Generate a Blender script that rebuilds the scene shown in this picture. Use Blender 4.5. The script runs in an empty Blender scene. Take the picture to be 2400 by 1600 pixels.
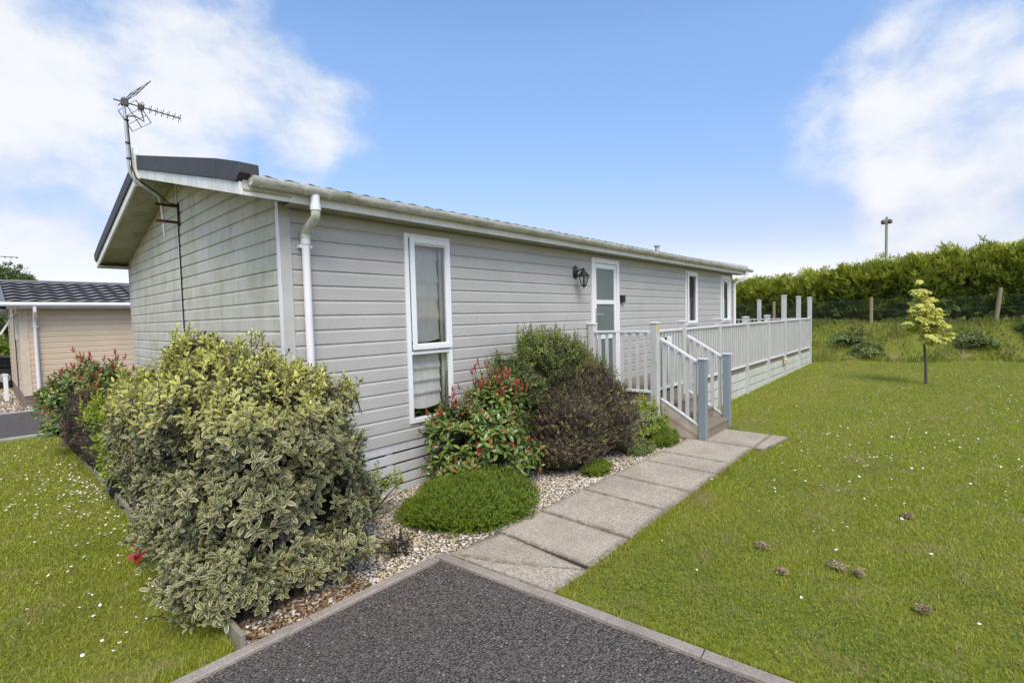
import bpy, math, random
import numpy as np
from mathutils import Matrix, Vector
rng = np.random.default_rng(7); random.seed(7)
sc = bpy.context.scene
COL = sc.collection
PI = math.pi

# ------------------------------------------------------------------ mesh helpers
def link(o, parent=None):
    COL.objects.link(o)
    if parent is not None: o.parent = parent
    return o
def tag(o, label=None, cat=None, group=None, kind=None):
    if label: o['label'] = label
    if cat: o['category'] = cat
    if group: o['group'] = group
    if kind: o['kind'] = kind
    return o
def empty(name, loc, label, cat, group=None):
    o = bpy.data.objects.new(name, None); o.empty_display_size = .1; link(o); o.location = loc
    return tag(o, label, cat, group)
def npobj(name, V, tris=None, quads=None, mat=None, parent=None, attrs=None, smooth=False, off=None):
    V = np.asarray(V, np.float32).reshape(-1, 3)
    if off is None and parent is not None: off = WL(parent)
    if off is not None: V = V - np.asarray(off, np.float32)
    me = bpy.data.meshes.new(name)
    T = np.zeros((0, 3), int) if tris is None else np.asarray(tris, int).reshape(-1, 3)
    Q = np.zeros((0, 4), int) if quads is None else np.asarray(quads, int).reshape(-1, 4)
    loops = np.concatenate([T.ravel(), Q.ravel()]).astype(np.int32)
    me.vertices.add(len(V)); me.vertices.foreach_set('co', V.ravel())
    me.loops.add(len(loops)); me.loops.foreach_set('vertex_index', loops)
    tot = np.concatenate([np.full(len(T), 3), np.full(len(Q), 4)]).astype(np.int32)
    st = (np.cumsum(tot) - tot).astype(np.int32)
    me.polygons.add(len(tot)); me.polygons.foreach_set('loop_start', st); me.polygons.foreach_set('loop_total', tot)
    if smooth: me.polygons.foreach_set('use_smooth', np.ones(len(tot), bool))
    for k, a in (attrs or {}).items():
        at = me.attributes.new(k, 'FLOAT', 'POINT'); at.data.foreach_set('value', np.asarray(a, np.float32))
    me.update(calc_edges=True)
    if mat is not None: me.materials.append(mat)
    o = bpy.data.objects.new(name, me); link(o, parent)
    return o
def WL(o):
    p = np.zeros(3)
    while o is not None: p += np.array(o.location); o = o.parent
    return p
class MB:
    def __init__(s): s.v = []; s.f = []
    def add(s, vs, fs):
        b = len(s.v); s.v += [tuple(float(c) for c in v) for v in vs]; s.f += [tuple(b + i for i in f) for f in fs]; return s
    def box(s, x0, x1, y0, y1, z0, z1, M=None):
        vs = [(x, y, z) for x in (x0, x1) for y in (y0, y1) for z in (z0, z1)]
        if M is not None: vs = [tuple(M @ Vector(v)) for v in vs]
        return s.add(vs, [(0, 1, 3, 2), (4, 6, 7, 5), (0, 4, 5, 1), (2, 3, 7, 6), (0, 2, 6, 4), (1, 5, 7, 3)])
    def prism(s, poly, axis, a, b):
        n = len(poly); vs = []
        for t in (a, b):
            for p, q in poly: vs.append({0: (t, p, q), 1: (p, t, q), 2: (p, q, t)}[axis])
        return s.add(vs, [tuple(range(n)), tuple(range(2 * n - 1, n - 1, -1))] + [(i, i + n, (i + 1) % n + n, (i + 1) % n) for i in range(n)])
    def tube(s, path, r, n=10, caps=True):
        P = [Vector(p) for p in path]; R = r if hasattr(r, '__len__') else [r] * len(P)
        t0 = (P[1] - P[0]).normalized(); u = t0.orthogonal().normalized(); rings = []
        for i, p in enumerate(P):
            t = ((P[min(i + 1, len(P) - 1)] - P[i]).normalized() + (P[i] - P[max(i - 1, 0)]).normalized())
            t = t.normalized() if t.length > 1e-6 else t0
            u = (u - t * u.dot(t)).normalized(); w = t.cross(u)
            rings.append([p + (u * math.cos(2 * PI * k / n) + w * math.sin(2 * PI * k / n)) * R[i] for k in range(n)])
        vs = [v for rg in rings for v in rg]; m = len(P)
        fs = [(i * n + k, i * n + (k + 1) % n, (i + 1) * n + (k + 1) % n, (i + 1) * n + k) for i in range(m - 1) for k in range(n)]
        if caps: fs += [tuple(range(n - 1, -1, -1)), tuple((m - 1) * n + k for k in range(n))]
        return s.add(vs, fs)
    def lathe(s, c, prof, n=16, sx=1, sy=1, rot=0):
        vs = [(c[0] + sx * r * math.cos(rot + 2 * PI * k / n), c[1] + sy * r * math.sin(rot + 2 * PI * k / n), c[2] + z) for r, z in prof for k in range(n)]
        m = len(prof)
        return s.add(vs, [(i * n + k, i * n + (k + 1) % n, (i + 1) * n + (k + 1) % n, (i + 1) * n + k) for i in range(m - 1) for k in range(n)] + [tuple(range(n - 1, -1, -1)), tuple((m - 1) * n + k for k in range(n))])
    def build(s, name, mat, parent=None, bevel=0, smooth=False):
        off = WL(parent)
        me = bpy.data.meshes.new(name)
        me.from_pydata([(a - off[0], b - off[1], c - off[2]) for a, b, c in s.v], [], s.f)
        import bmesh
        bm = bmesh.new(); bm.from_mesh(me); bmesh.ops.recalc_face_normals(bm, faces=bm.faces); bm.to_mesh(me); bm.free()
        me.materials.append(mat)
        o = bpy.data.objects.new(name, me); link(o, parent)
        if smooth:
            for p in me.polygons: p.use_smooth = True
            me.set_sharp_from_angle(angle=math.radians(38))
        if bevel:
            m = o.modifiers.new('bevel', 'BEVEL'); m.width = bevel; m.segments = 2; m.limit_method = 'ANGLE'; m.angle_limit = math.radians(40)
        return o

# ------------------------------------------------------------------ material helpers
class NT:
    def __init__(s, name):
        s.m = bpy.data.materials.new(name); s.m.use_nodes = True; s.t = s.m.node_tree; s.n = s.t.nodes; s.l = s.t.links
        s.b = s.n['Principled BSDF']; s.out = s.n['Material Output']
    def node(s, ty, **kw):
        n = s.n.new(ty)
        for k, v in kw.items(): setattr(n, k, v)
        return n
    def put(s, sock, v):
        if isinstance(v, bpy.types.NodeSocket): s.l.new(v, sock)
        elif v is not None:
            if isinstance(v, (tuple, list)) and len(v) == 3 and sock.type == 'RGBA': v = (*v, 1)
            sock.default_value = v
    def pos(s, scale=(1, 1, 1)):
        g = s.node('ShaderNodeNewGeometry'); m = s.node('ShaderNodeMapping'); s.l.new(g.outputs['Position'], m.inputs[0]); m.inputs['Scale'].default_value = scale
        return m.outputs[0]
    def noise(s, scale, detail=3, vec=None, rough=.55, dist=0):
        n = s.node('ShaderNodeTexNoise'); n.inputs['Scale'].default_value = scale; n.inputs['Detail'].default_value = detail; n.inputs['Roughness'].default_value = rough; n.inputs['Distortion'].default_value = dist
        s.l.new(vec if vec is not None else s.pos(), n.inputs['Vector']); return n.outputs['Fac']
    def vor(s, scale, vec=None, out='Distance', feature='F1'):
        n = s.node('ShaderNodeTexVoronoi', feature=feature); n.inputs['Scale'].default_value = scale
        s.l.new(vec if vec is not None else s.pos(), n.inputs['Vector']); return n.outputs[out]
    def ramp(s, f, a, b, c0=(0, 0, 0), c1=(1, 1, 1)):
        n = s.node('ShaderNodeValToRGB'); n.color_ramp.elements[0].position = a; n.color_ramp.elements[1].position = b
        n.color_ramp.elements[0].color = (*c0, 1); n.color_ramp.elements[1].color = (*c1, 1); s.put(n.inputs[0], f); return n.outputs[0]
    def mix(s, f, a, b, mode='MIX'):
        n = s.node('ShaderNodeMix', data_type='RGBA', blend_type=mode); s.put(n.inputs[0], f); s.put(n.inputs[6], a); s.put(n.inputs[7], b); return n.outputs[2]
    def math(s, op, a, b=0.0, c=0.0):
        n = s.node('ShaderNodeMath', operation=op); s.put(n.inputs[0], a); s.put(n.inputs[1], b); s.put(n.inputs[2], c); return n.outputs[0]
    def attr(s, name):
        n = s.node('ShaderNodeAttribute', attribute_name=name); return n.outputs['Fac']
    def sep(s, v):
        n = s.node('ShaderNodeSeparateXYZ'); s.l.new(v, n.inputs[0]); return n.outputs
    def bump(s, h, strength=.3, dist=.01, nrm=None):
        n = s.node('ShaderNodeBump'); n.inputs['Strength'].default_value = strength; n.inputs['Distance'].default_value = dist
        s.put(n.inputs['Height'], h)
        if nrm is not None: s.l.new(nrm, n.inputs['Normal'])
        s.l.new(n.outputs[0], s.b.inputs['Normal']); return n.outputs[0]
    def fin(s, color=None, rough=.6, spec=.4, metal=0, transl=0):
        s.put(s.b.inputs['Base Color'], color); s.put(s.b.inputs['Roughness'], rough); s.put(s.b.inputs['Specular IOR Level'], spec); s.put(s.b.inputs['Metallic'], metal)
        if transl:
            t = s.node('ShaderNodeBsdfTranslucent'); s.put(t.inputs[0], color); mx = s.node('ShaderNodeMixShader'); mx.inputs[0].default_value = transl
            s.l.new(s.b.outputs[0], mx.inputs[1]); s.l.new(t.outputs[0], mx.inputs[2]); s.l.new(mx.outputs[0], s.out.inputs[0])
        return s.m
def plain(name, c, rough=.5, spec=.4, metal=0, dirt=.15, scale=6, bump=.15):
    t = NT(name); f = t.noise(scale, 5); col = t.mix(t.ramp(f, .35, .75), c, tuple(x * (1 - dirt) for x in c))
    g = t.noise(scale * 14, 3); t.bump(g, bump, .003)
    return t.fin(col, rough, spec, metal)

def m_siding(name, base, algae=0.0, grain=1.0):
    t = NT(name)
    p = t.pos((1, 1, 7)); n1 = t.noise(9, 6, p, .6, .6); fine = t.noise(45, 3, p, .6)
    blot = t.noise(1.7, 4); c = t.mix(t.ramp(blot, .3, .7), base, tuple(x * .9 for x in base))
    c = t.mix(t.math('MULTIPLY', t.ramp(n1, .55, .75), .10), c, tuple(x * .55 for x in base))
    # wandering knots: thin contour lines of a smooth field
    k = t.noise(2.6, 1, t.pos((.55, .55, 3.2)), .4, .3); kk = t.math('FRACT', t.math('MULTIPLY', k, 26.0)); ln = t.ramp(t.math('ABSOLUTE', t.math('SUBTRACT', kk, .5)), .0, .16, (1, 1, 1), (0, 0, 0))
    c = t.mix(t.math('MULTIPLY', ln, t.math('MULTIPLY', t.ramp(t.noise(1.1, 2), .45,   .62), .26 * grain)), c, tuple(x * .5 for x in base))
    if algae:
        st = t.noise(1.5, 5, t.pos((2.2, 2.2, .7)), .62, .3); st2 = t.noise(7, 4, t.pos((1, 1, .45)), .65)
        f = t.math('MULTIPLY', t.ramp(st, .42, .62), t.ramp(st2, .35, .65)); c = t.mix(t.math('MULTIPLY', f, algae), c, (.37, .37, .22))
        f2 = t.math('MULTIPLY', t.ramp(t.noise(2.3, 5), .56, .68), .35 * algae); c = t.mix(f2, c, (.36, .28, .22))
    h = t.math('ADD', t.math('MULTIPLY', fine, .6), t.math('MULTIPLY', ln, -.7)); t.bump(h, .35 * grain, .004)
    return t.fin(c, .55, .35)
def m_stain(name, base, streak, amt=.5, sc_=5, rough=.4, vert=(1, 1, .25), spec=.4):
    t = NT(name); f = t.noise(sc_, 5, t.pos(vert), .65); g = t.noise(sc_ * 5, 4, t.pos(vert), .7)
    k = t.math('MULTIPLY', t.math('ADD', t.ramp(f, .42, .7), t.math('MULTIPLY', t.ramp(g, .5, .7), .5)), amt)
    c = t.mix(k, base, streak); t.bump(g, .12, .003); return t.fin(c, rough, spec)
def m_leaf(name, cols, edge=None, edge_at=.6, young=None, old=None, rough=.42, transl=.22, spec=.45):
    """cols: two greens mixed per leaf; edge: margin colour; young: colour of fresh leaves (attribute young)"""
    t = NT(name); r = t.attr('rnd'); c = t.mix(r, cols[0], cols[1])
    if edge is not None: c = t.mix(t.ramp(t.attr('edge'), edge_at, edge_at + .08), c, edge)
    else:
        rib = t.ramp(t.attr('edge'), .0, .16, (1, 1, 1), (0, 0, 0)); c = t.mix(t.math('MULTIPLY', rib, .25), c, tuple(min(1, x * 1.7) for x in cols[1]))
    if young is not None: c = t.mix(t.attr('young'), c, young)
    if old is not None: c = t.mix(t.math('MULTIPLY', t.ramp(r, .9, .93), .85), c, old)
    return t.fin(c, rough, spec, 0, transl)

M = {}
M['siding'] = m_siding('painted grey board', (.475, .468, .445))
M['siding_end'] = m_siding('weathered grey board', (.63, .605, .53), .75)
M['siding_tan'] = m_siding('tan board', (.61, .495, .355), 0, .3)
M['trim'] = plain('grey corner trim', (.50, .495, .475), .5)
M['upvc'] = plain('white window plastic', (.80, .81, .82), .3, .5, dirt=.05, bump=.02)
M['white'] = m_stain('white roof board', (.76, .76, .75), (.42, .42, .30), .35, 4)
M['barge'] = m_stain('mossy white board', (.80, .80, .78), (.40, .42, .16), .42, 5)
M['gutter'] = m_stain('dirty white gutter', (.66, .655, .60), (.25, .245, .13), .85, 7, .4, (.5, 1, 1.5))
M['pipe'] = plain('white downpipe', (.80, .80, .82), .3, .5, dirt=.06, bump=.02)
M['mossy_pipe'] = m_stain('mossy white pipe', (.68, .68, .62), (.26, .25, .10), .8, 14, .4, (1, 1, 1))
M['soffit'] = m_stain('algae soffit board', (.40, .39, .30), (.20, .20, .07), .7, 3, .5, (1, 1, 1))
M['black_cap'] = plain('dark verge cap', (.055, .055, .06), .6, .4, dirt=.25, scale=9, bump=.3)
M['tile'] = plain('dark roof tile', (.060, .062, .070), .6, .4, dirt=.3, scale=5, bump=.4)
M['tile_grey'] = plain('grey roof tile', (.17, .175, .185), .6, .3, dirt=.2, scale=5, bump=.4)
M['skirt'] = m_stain('pale skirting board', (.60, .61, .63), (.40, .41, .38), .35, 4)
M['skirt_green'] = m_stain('algae skirting board', (.62, .63, .60), (.38, .42, .30), .55, 4)
M['dark'] = plain('painted deep shade', (.010, .011, .010), .9, .1)  # near-black colour painting the shade behind gaps, windows and under tile courses
M['rail'] = m_stain('pale painted rail', (.53, .54, .53), (.36, .37, .30), .5, 7, .5)
M['rail_top'] = m_stain('white painted rail', (.70, .71, .72), (.46, .46, .38), .4, 9, .45)
M['newel'] = m_stain('slate blue painted post', (.235, .27, .305), (.20, .26, .27), .5, 4, .5)
M['wood'] = m_stain('weathered brown timber', (.26, .215, .165), (.13, .10, .075), .6, 9, .75, (1, 8, 8), .2)
t = NT('weathered side board'); zc = t.sep(t.pos())[2]; yc = t.sep(t.pos())[1]; f_ = t.math('ABSOLUTE', t.math('SUBTRACT', t.math('ADD', zc, t.math('MULTIPLY', t.noise(6, 3), .08)), t.math('ADD', t.math('MULTIPLY', t.math('SUBTRACT', yc, 2.465), .52), .06)))
cc = t.mix(t.ramp(t.noise(7, 4), .35, .7), (.50, .45, .38), (.36, .31, .25)); cc = t.mix(t.math('MULTIPLY', t.ramp(f_, .0, .035, (1, 1, 1), (0, 0, 0)), .75), cc, (.33, .16, .07)); M['side_board'] = t.fin(cc, .7, .2)
M['wood_edge'] = m_stain('weathered edging timber', (.27, .25, .19), (.13, .14, .075), .6, 8, .8, (6, 1, 6), .2)
M['post_wood'] = m_stain('greenish fence timber', (.26, .24, .15), (.15, .15, .08), .5, 6, .8, (6, 6, .8), .2)
M['black'] = plain('black painted metal', (.02, .022, .022), .35, .5)
M['metal'] = plain('brushed metal', (.55, .56, .57), .35, .5, .7, bump=.05)
M['galv'] = plain('galvanised mast', (.52, .53, .50), .45, .5, .3, dirt=.25, scale=20)
M['pole'] = plain('dull pole metal', (.30, .29, .26), .5, .4, .2)
M['aerial'] = plain('weathered aerial metal', (.11, .10, .09), .5, .4, .3)
M['rust'] = plain('rusty bracket', (.09, .035, .02), .8, .2, .1, dirt=.5, scale=30)
M['cable'] = plain('black cable', (.02, .02, .02), .5)
M['yellow'] = plain('yellow sticker', (.75, .62, .05), .5)
M['cream'] = plain('cream plastic', (.62, .56, .42), .5)
M['paper'] = plain('white notice', (.80, .80, .79), .5, bump=.02, dirt=.03)
M['ink'] = plain('pale grey print', (.45, .46, .48), .6)
M['blind'] = m_stain('pale roman blind', (.72, .72, .69), (.52, .53, .50), .5, 6, .85, (1, 1, .3), .1)
M['net'] = m_stain('net curtain', (.66, .70, .68), (.44, .48, .46), .6, 10, .9, (4, 4, .3), .1)
M['tube'] = plain('dark tyre', (.015, .015, .016), .7)
M['carpaint'] = plain('black car paint', (.012, .014, .018), .12, .6, bump=0, dirt=0)
M['bark'] = m_stain('grey brown bark', (.115, .095, .075), (.05, .042, .03), .6, 20, .9, (1, 1, .3), .2)
M['darkbark'] = m_stain('dark twig bark', (.05, .038, .035), (.025, .02, .018), .5, 20, .8, (1, 1, 1), .2)

t = NT('window glass'); gl = t.node('ShaderNodeBsdfGlossy'); gl.inputs['Roughness'].default_value = .02; gl.inputs[0].default_value = (.95, .98, 1, 1)
tr = t.node('ShaderNodeBsdfTransparent'); tr.inputs[0].default_value = (.87, .88, .87, 1); lw = t.node('ShaderNodeLayerWeight'); lw.inputs[0].default_value = .35; FR = t.math('ADD', t.math('MULTIPLY', lw.outputs['Fresnel'], .75), .05)
mx = t.node('ShaderNodeMixShader'); t.l.new(FR, mx.inputs[0]); t.l.new(tr.outputs[0], mx.inputs[1]); t.l.new(gl.outputs[0], mx.inputs[2]); t.l.new(mx.outputs[0], t.out.inputs[0]); M['glass'] = t.m
t = NT('frosted glass'); M['frosted'] = (t.bump(t.noise(90, 2), .12, .002), t.fin((.13, .16, .155), .22, .6))[1]

# ground materials
t = NT('lawn turf')
a = t.noise(.8, 5); b = t.noise(5, 5, None, .65); c = t.noise(45, 4, None, .7)
col = t.mix(t.ramp(a, .3, .7), (.17, .20, .026), (.24, .245, .038)); col = t.mix(t.ramp(b, .54, .72), col, (.20, .19, .075)); col = t.mix(t.ramp(c, .42, .68), col, (.060, .088, .016))
col = t.mix(t.math('MULTIPLY', t.ramp(t.noise(1.9, 4, None, .6), .57, .70), .75), col, (.24, .195, .10))
t.bump(c, .6, .02); M['turf'] = t.fin(col, .9, .1)
def m_grass(name, c0, c1, dry):
    t = NT(name); a = t.noise(.8, 5); g = t.noise(2.7, 5, None, .7); b = t.noise(5, 5, None, .65); r = t.attr('rnd')
    col = t.mix(r, c0, c1); col = t.mix(t.math('MULTIPLY', t.ramp(a, .38, .62), .55), col, (.38, .36, .07)); col = t.mix(t.math('MULTIPLY', t.ramp(g, .55, .72), .6), col, (.10, .17, .02)); col = t.mix(t.math('MULTIPLY', t.ramp(b, .54, .72), .45), col, dry)
    col = t.mix(t.math('MULTIPLY', t.ramp(t.noise(1.9, 4, None, .6), .57, .70), .6), col, (.38, .32, .13))
    col = t.mix(t.ramp(r, .93, .97), col, dry)
    return t.fin(col, .55, .3, 0, .3)
M['grass'] = m_grass('grass blade', (.235, .28, .016), (.41, .46, .036), (.56, .48, .20))
M['wild'] = m_grass('wild grass blade', (.075, .115, .020), (.19, .25, .040), (.34, .28, .13))
t = NT('asphalt')
v = t.vor(95); vc = t.vor(95, None, 'Color'); s1 = t.sep(vc)[0]; a = t.noise(1.3, 5); 
col = t.mix(s1, (.085, .073, .064), (.235, .20, .172)); col = t.mix(t.ramp(v, .35, .75), col, (.03, .027, .025)); col = t.mix(t.math('MULTIPLY', t.ramp(a, .3, .7), .35), col, (.10, .09, .082))
col = t.mix(t.ramp(t.sep(vc)[1], .988, .992), col, (.30, .28, .26)); col = t.mix(t.math('MULTIPLY', t.ramp(t.noise(7, 5), .62, .75), .3), col, (.20, .165, .13))
t.bump(t.math('SUBTRACT', 1.0, v), 1.0, .007); M['asphalt'] = t.fin(col, .75, .3)
def m_conc(name, c0, c1, dark, sc_=1.0):
    t = NT(name); a = t.noise(2.2, 6, None, .6); b = t.noise(85 * sc_, 3, None, .75); d = t.noise(14, 5, None, .7)
    col = t.mix(t.ramp(b, .42, .58), c0, c1); col = t.mix(t.math('MULTIPLY', t.ramp(a, .42, .72), .55), col, dark); col = t.mix(t.math('MULTIPLY', t.ramp(d, .5, .75), .45), col, dark)
    ed = t.math('MULTIPLY', t.attr('dirt'), t.ramp(t.noise(18, 5, None, .7), .3, .62)); col = t.mix(t.math('MULTIPLY', ed, .75), col, (.085, .075, .05))
    t.bump(b, .6, .005); return t.fin(col, .85, .2)
M['slab'] = m_conc('textured paving slab', (.28, .235, .18), (.59, .52, .415), (.25, .205, .155))
M['slab_joint'] = plain('dark slab joint', (.05, .042, .033), .9, .1)
M['kerb'] = m_conc('concrete kerb', (.29, .25, .205), (.40, .35, .30), (.15, .125, .10))
M['kerb_pale'] = m_conc('pale concrete kerb', (.36, .35, .31), (.48, .46, .42), (.25, .24, .2))
t = NT('gravel base'); v = t.vor(60); col = t.mix(t.sep(t.vor(60, None, 'Color'))[0], (.17, .125, .08), (.45, .40, .30)); col = t.mix(t.ramp(v, .3, .8), col, (.06, .045, .03)); t.bump(v, 1, .01); M['gravel_base'] = t.fin(col, .9, .1)
t = NT('gravel pebble'); r = t.attr('rnd'); n = t.node('ShaderNodeValToRGB'); cr = n.color_ramp; t.l.new(r, n.inputs[0])
for p_, c_ in ((.0, (.13, .09, .055)), (.2, (.30, .20, .11)), (.42, (.48, .36, .21)), (.66, (.56, .47, .33)), (.84, (.40, .37, .32)), (1., (.68, .62, .52))):
    e = cr.elements.new(p_) if p_ not in (0., 1.) else cr.elements[0 if p_ == 0 else 1]; e.color = (*c_, 1)
M['pebble'] = t.fin(n.outputs[0], .7, .3)
t = NT('leaf litter'); M['litter'] = t.fin(t.mix(t.attr('rnd'), (.10, .055, .028), (.30, .19, .10)), .8, .2)
t = NT('dried moss'); M['moss'] = t.fin(t.mix(t.attr('rnd'), (.20, .15, .08), (.62, .50, .32)), .9, .1)

# ------------------------------------------------------------------ camera, light, sky
R = [[.66820549, -.74353133, -.02574065], [-.0528458, -.01292391, -.99851905], [.74209753, .6685762, -.04792834]]
cam = bpy.data.cameras.new('camera'); co = bpy.data.objects.new('camera', cam); link(co); sc.camera = co
cam.sensor_width = 36; cam.lens = 1134.98 / 2400 * 36; cam.clip_end = 3000; cam.clip_start = .05
mw = Matrix.Identity(4)
for i in range(3):
    mw[i][0] = R[0][i]; mw[i][1] = -R[1][i]; mw[i][2] = -R[2][i]
mw[2][3] = 1.7; co.matrix_world = mw

sun_dir = Vector((-.58, -.80, 0)).normalized()      # horizontal direction towards the sun
SUN_EL = math.radians(52)
sd = Vector((sun_dir.x * math.cos(SUN_EL), sun_dir.y * math.cos(SUN_EL), math.sin(SUN_EL)))
L = bpy.data.lights.new('sun', 'SUN'); L.energy = 1.95; L.angle = math.radians(30); L.color = (1, .88, .72)
lo = bpy.data.objects.new('sun', L); link(lo); lo.rotation_euler = (-sd).to_track_quat('-Z', 'Y').to_euler()
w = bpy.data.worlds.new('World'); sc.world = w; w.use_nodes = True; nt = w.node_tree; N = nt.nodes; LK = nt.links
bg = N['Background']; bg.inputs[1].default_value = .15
sky = N.new('ShaderNodeTexSky'); sky.sky_type = 'NISHITA'; sky.sun_disc = False; sky.sun_elevation = SUN_EL; sky.sun_rotation = math.atan2(sd.x, sd.y); sky.air_density = 1.0; sky.dust_density = .6; sky.ozone_density = 2.5
tc = N.new('ShaderNodeTexCoord')
def WN(ty, **k):
    n = N.new(ty)
    for a_, b_ in k.items(): setattr(n, a_, b_)
    return n
def wput(s_, v_):
    if isinstance(v_, bpy.types.NodeSocket): LK.new(v_, s_)
    else: s_.default_value = v_
def wm(op, a_, b_=0., c_=0.):
    n = WN('ShaderNodeMath', operation=op); wput(n.inputs[0], a_); wput(n.inputs[1], b_); wput(n.inputs[2], c_); return n.outputs[0]
def wmr(v_, a_, b_, c_=0., d_=1.):
    n = WN('ShaderNodeMapRange', interpolation_type='SMOOTHSTEP'); wput(n.inputs[0], v_); n.inputs[1].default_value = a_; n.inputs[2].default_value = b_; n.inputs[3].default_value = c_; n.inputs[4].default_value = d_; return n.outputs[0]
mp = WN('ShaderNodeMapping'); LK.new(tc.outputs['Generated'], mp.inputs[0]); mp.inputs['Scale'].default_value = (1, 1, 1.45)
def wnoise(scale, det, dist=0, ro=.55):
    n = WN('ShaderNodeTexNoise'); n.inputs['Scale'].default_value = scale; n.inputs['Detail'].default_value = det; n.inputs['Roughness'].default_value = ro; n.inputs['Distortion'].default_value = dist; LK.new(mp.outputs[0], n.inputs['Vector']); return n.outputs['Fac']
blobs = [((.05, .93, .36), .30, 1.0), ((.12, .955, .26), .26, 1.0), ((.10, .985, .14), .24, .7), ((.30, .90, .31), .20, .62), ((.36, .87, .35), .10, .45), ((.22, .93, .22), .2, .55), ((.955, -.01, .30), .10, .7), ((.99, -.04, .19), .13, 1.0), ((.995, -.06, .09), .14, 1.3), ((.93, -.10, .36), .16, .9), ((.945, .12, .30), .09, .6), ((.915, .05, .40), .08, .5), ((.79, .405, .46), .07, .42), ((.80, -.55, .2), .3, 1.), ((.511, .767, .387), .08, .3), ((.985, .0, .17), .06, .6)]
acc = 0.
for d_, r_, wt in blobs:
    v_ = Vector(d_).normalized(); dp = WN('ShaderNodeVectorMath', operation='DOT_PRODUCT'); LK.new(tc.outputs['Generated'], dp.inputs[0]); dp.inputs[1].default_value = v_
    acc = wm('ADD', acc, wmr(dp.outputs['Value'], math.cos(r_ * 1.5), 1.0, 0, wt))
back = WN('ShaderNodeVectorMath', operation='DOT_PRODUCT'); LK.new(tc.outputs['Generated'], back.inputs[0]); back.inputs[1].default_value = (-.74, -.67, .1)  # unseen cloud cover added behind the camera to whiten the fill light
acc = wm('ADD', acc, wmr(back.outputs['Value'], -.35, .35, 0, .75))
n1 = wnoise(4.8, 8, .08, .54); n2 = wnoise(12, 7, .3, .65)
n0 = wnoise(1.7, 4, .3, .5)
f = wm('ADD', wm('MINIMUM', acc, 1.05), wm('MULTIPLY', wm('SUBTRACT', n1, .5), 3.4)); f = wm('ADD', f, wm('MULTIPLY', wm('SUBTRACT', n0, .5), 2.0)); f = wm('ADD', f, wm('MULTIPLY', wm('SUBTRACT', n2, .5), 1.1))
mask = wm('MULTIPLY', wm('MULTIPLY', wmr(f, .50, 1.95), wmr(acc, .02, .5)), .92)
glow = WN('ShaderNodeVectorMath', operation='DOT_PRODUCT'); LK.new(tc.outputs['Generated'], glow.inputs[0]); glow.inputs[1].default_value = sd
glow = wmr(glow.outputs['Value'], -.1, .95, 1., 2.8)  # clouds brightened towards the sun to strengthen that added fill
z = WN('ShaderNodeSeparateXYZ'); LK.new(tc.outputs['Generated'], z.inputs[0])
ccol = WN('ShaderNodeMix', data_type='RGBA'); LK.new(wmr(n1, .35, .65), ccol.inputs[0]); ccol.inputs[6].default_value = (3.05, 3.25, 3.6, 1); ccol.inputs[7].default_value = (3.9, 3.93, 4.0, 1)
tint = WN('ShaderNodeMix', data_type='RGBA', blend_type='MULTIPLY'); tint.inputs[0].default_value = 1; LK.new(sky.outputs[0], tint.inputs[6]); 
er_ = WN('ShaderNodeValToRGB'); cr_ = er_.color_ramp; cr_.elements[0].position = .02; cr_.elements[0].color = (.88, .70, .67, 1); cr_.elements[1].position = .46; cr_.elements[1].color = (1., 1.04, 1.06, 1)
for p_, c_ in ((.14, (.80, .64, .645, 1)), (.28, (.86, .84, .88, 1))): e_ = cr_.elements.new(p_); e_.color = c_
zz_ = WN('ShaderNodeSeparateXYZ'); LK.new(tc.outputs['Generated'], zz_.inputs[0]); LK.new(zz_.outputs[2], er_.inputs[0]); LK.new(er_.outputs[0], tint.inputs[7])
SKYTINT = tint
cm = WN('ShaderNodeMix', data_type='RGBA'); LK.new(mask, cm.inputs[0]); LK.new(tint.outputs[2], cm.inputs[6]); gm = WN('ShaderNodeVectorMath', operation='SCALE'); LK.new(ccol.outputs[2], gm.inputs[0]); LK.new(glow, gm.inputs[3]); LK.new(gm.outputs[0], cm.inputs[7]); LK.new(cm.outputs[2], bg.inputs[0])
sc.view_settings.view_transform = 'Standard'; sc.view_settings.look = 'None'; sc.view_settings.gamma = 1; sc.view_settings.exposure = 0.73

# ------------------------------------------------------------------ terrain
def bank_x(y): return 18.2 - .37 * (np.clip(y, -8, 9) - .8)
def gz(x, y):
    x = np.asarray(x, float); y = np.asarray(y, float)
    z = .012 * np.clip(x - 7.2, 0, 12)
    xb = bank_x(y); s = np.clip((x - xb) / (20.3 - xb + .01), 0, 1); s = s * s * (3 - 2 * s) * .55 + s * .45
    z = z + s * 1.09
    bumps = .03 * np.sin(x * 2.1 + y * 1.3) + .03 * np.sin(y * 2.9 - x) + .02 * np.sin(x * 5.1) * np.sin(y * 4.3)
    return z + bumps * np.clip((x - xb) / .5, 0, 1) * np.clip((60 - x) / 30, 0, 1)
def sheet(name, xs, ys, zf, mat, label=None, kind='structure'):
    X, Y = np.meshgrid(xs, ys, indexing='ij'); Z = zf(X, Y); n, m = X.shape
    i = np.arange(n * m).reshape(n, m); q = np.stack([i[:-1, :-1], i[1:, :-1], i[1:, 1:], i[:-1, 1:]], -1).reshape(-1, 4)
    o = npobj(name, np.stack([X, Y, Z], -1).reshape(-1, 3), quads=q, mat=mat, smooth=True); tag(o, label, None, None, kind); return o
xs = np.concatenate([[-900, -400, -150, -60, -30, -15], np.arange(-8, 17, .5), np.arange(17, 23, .15), [24, 27, 32, 40, 60, 100, 200, 500, 1200]])
ys = np.concatenate([[-900, -400, -150, -60, -30, -15], np.arange(-9, 12, .3), [12, 14, 16, 20, 26, 35, 60, 120, 400, 900]])
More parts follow.
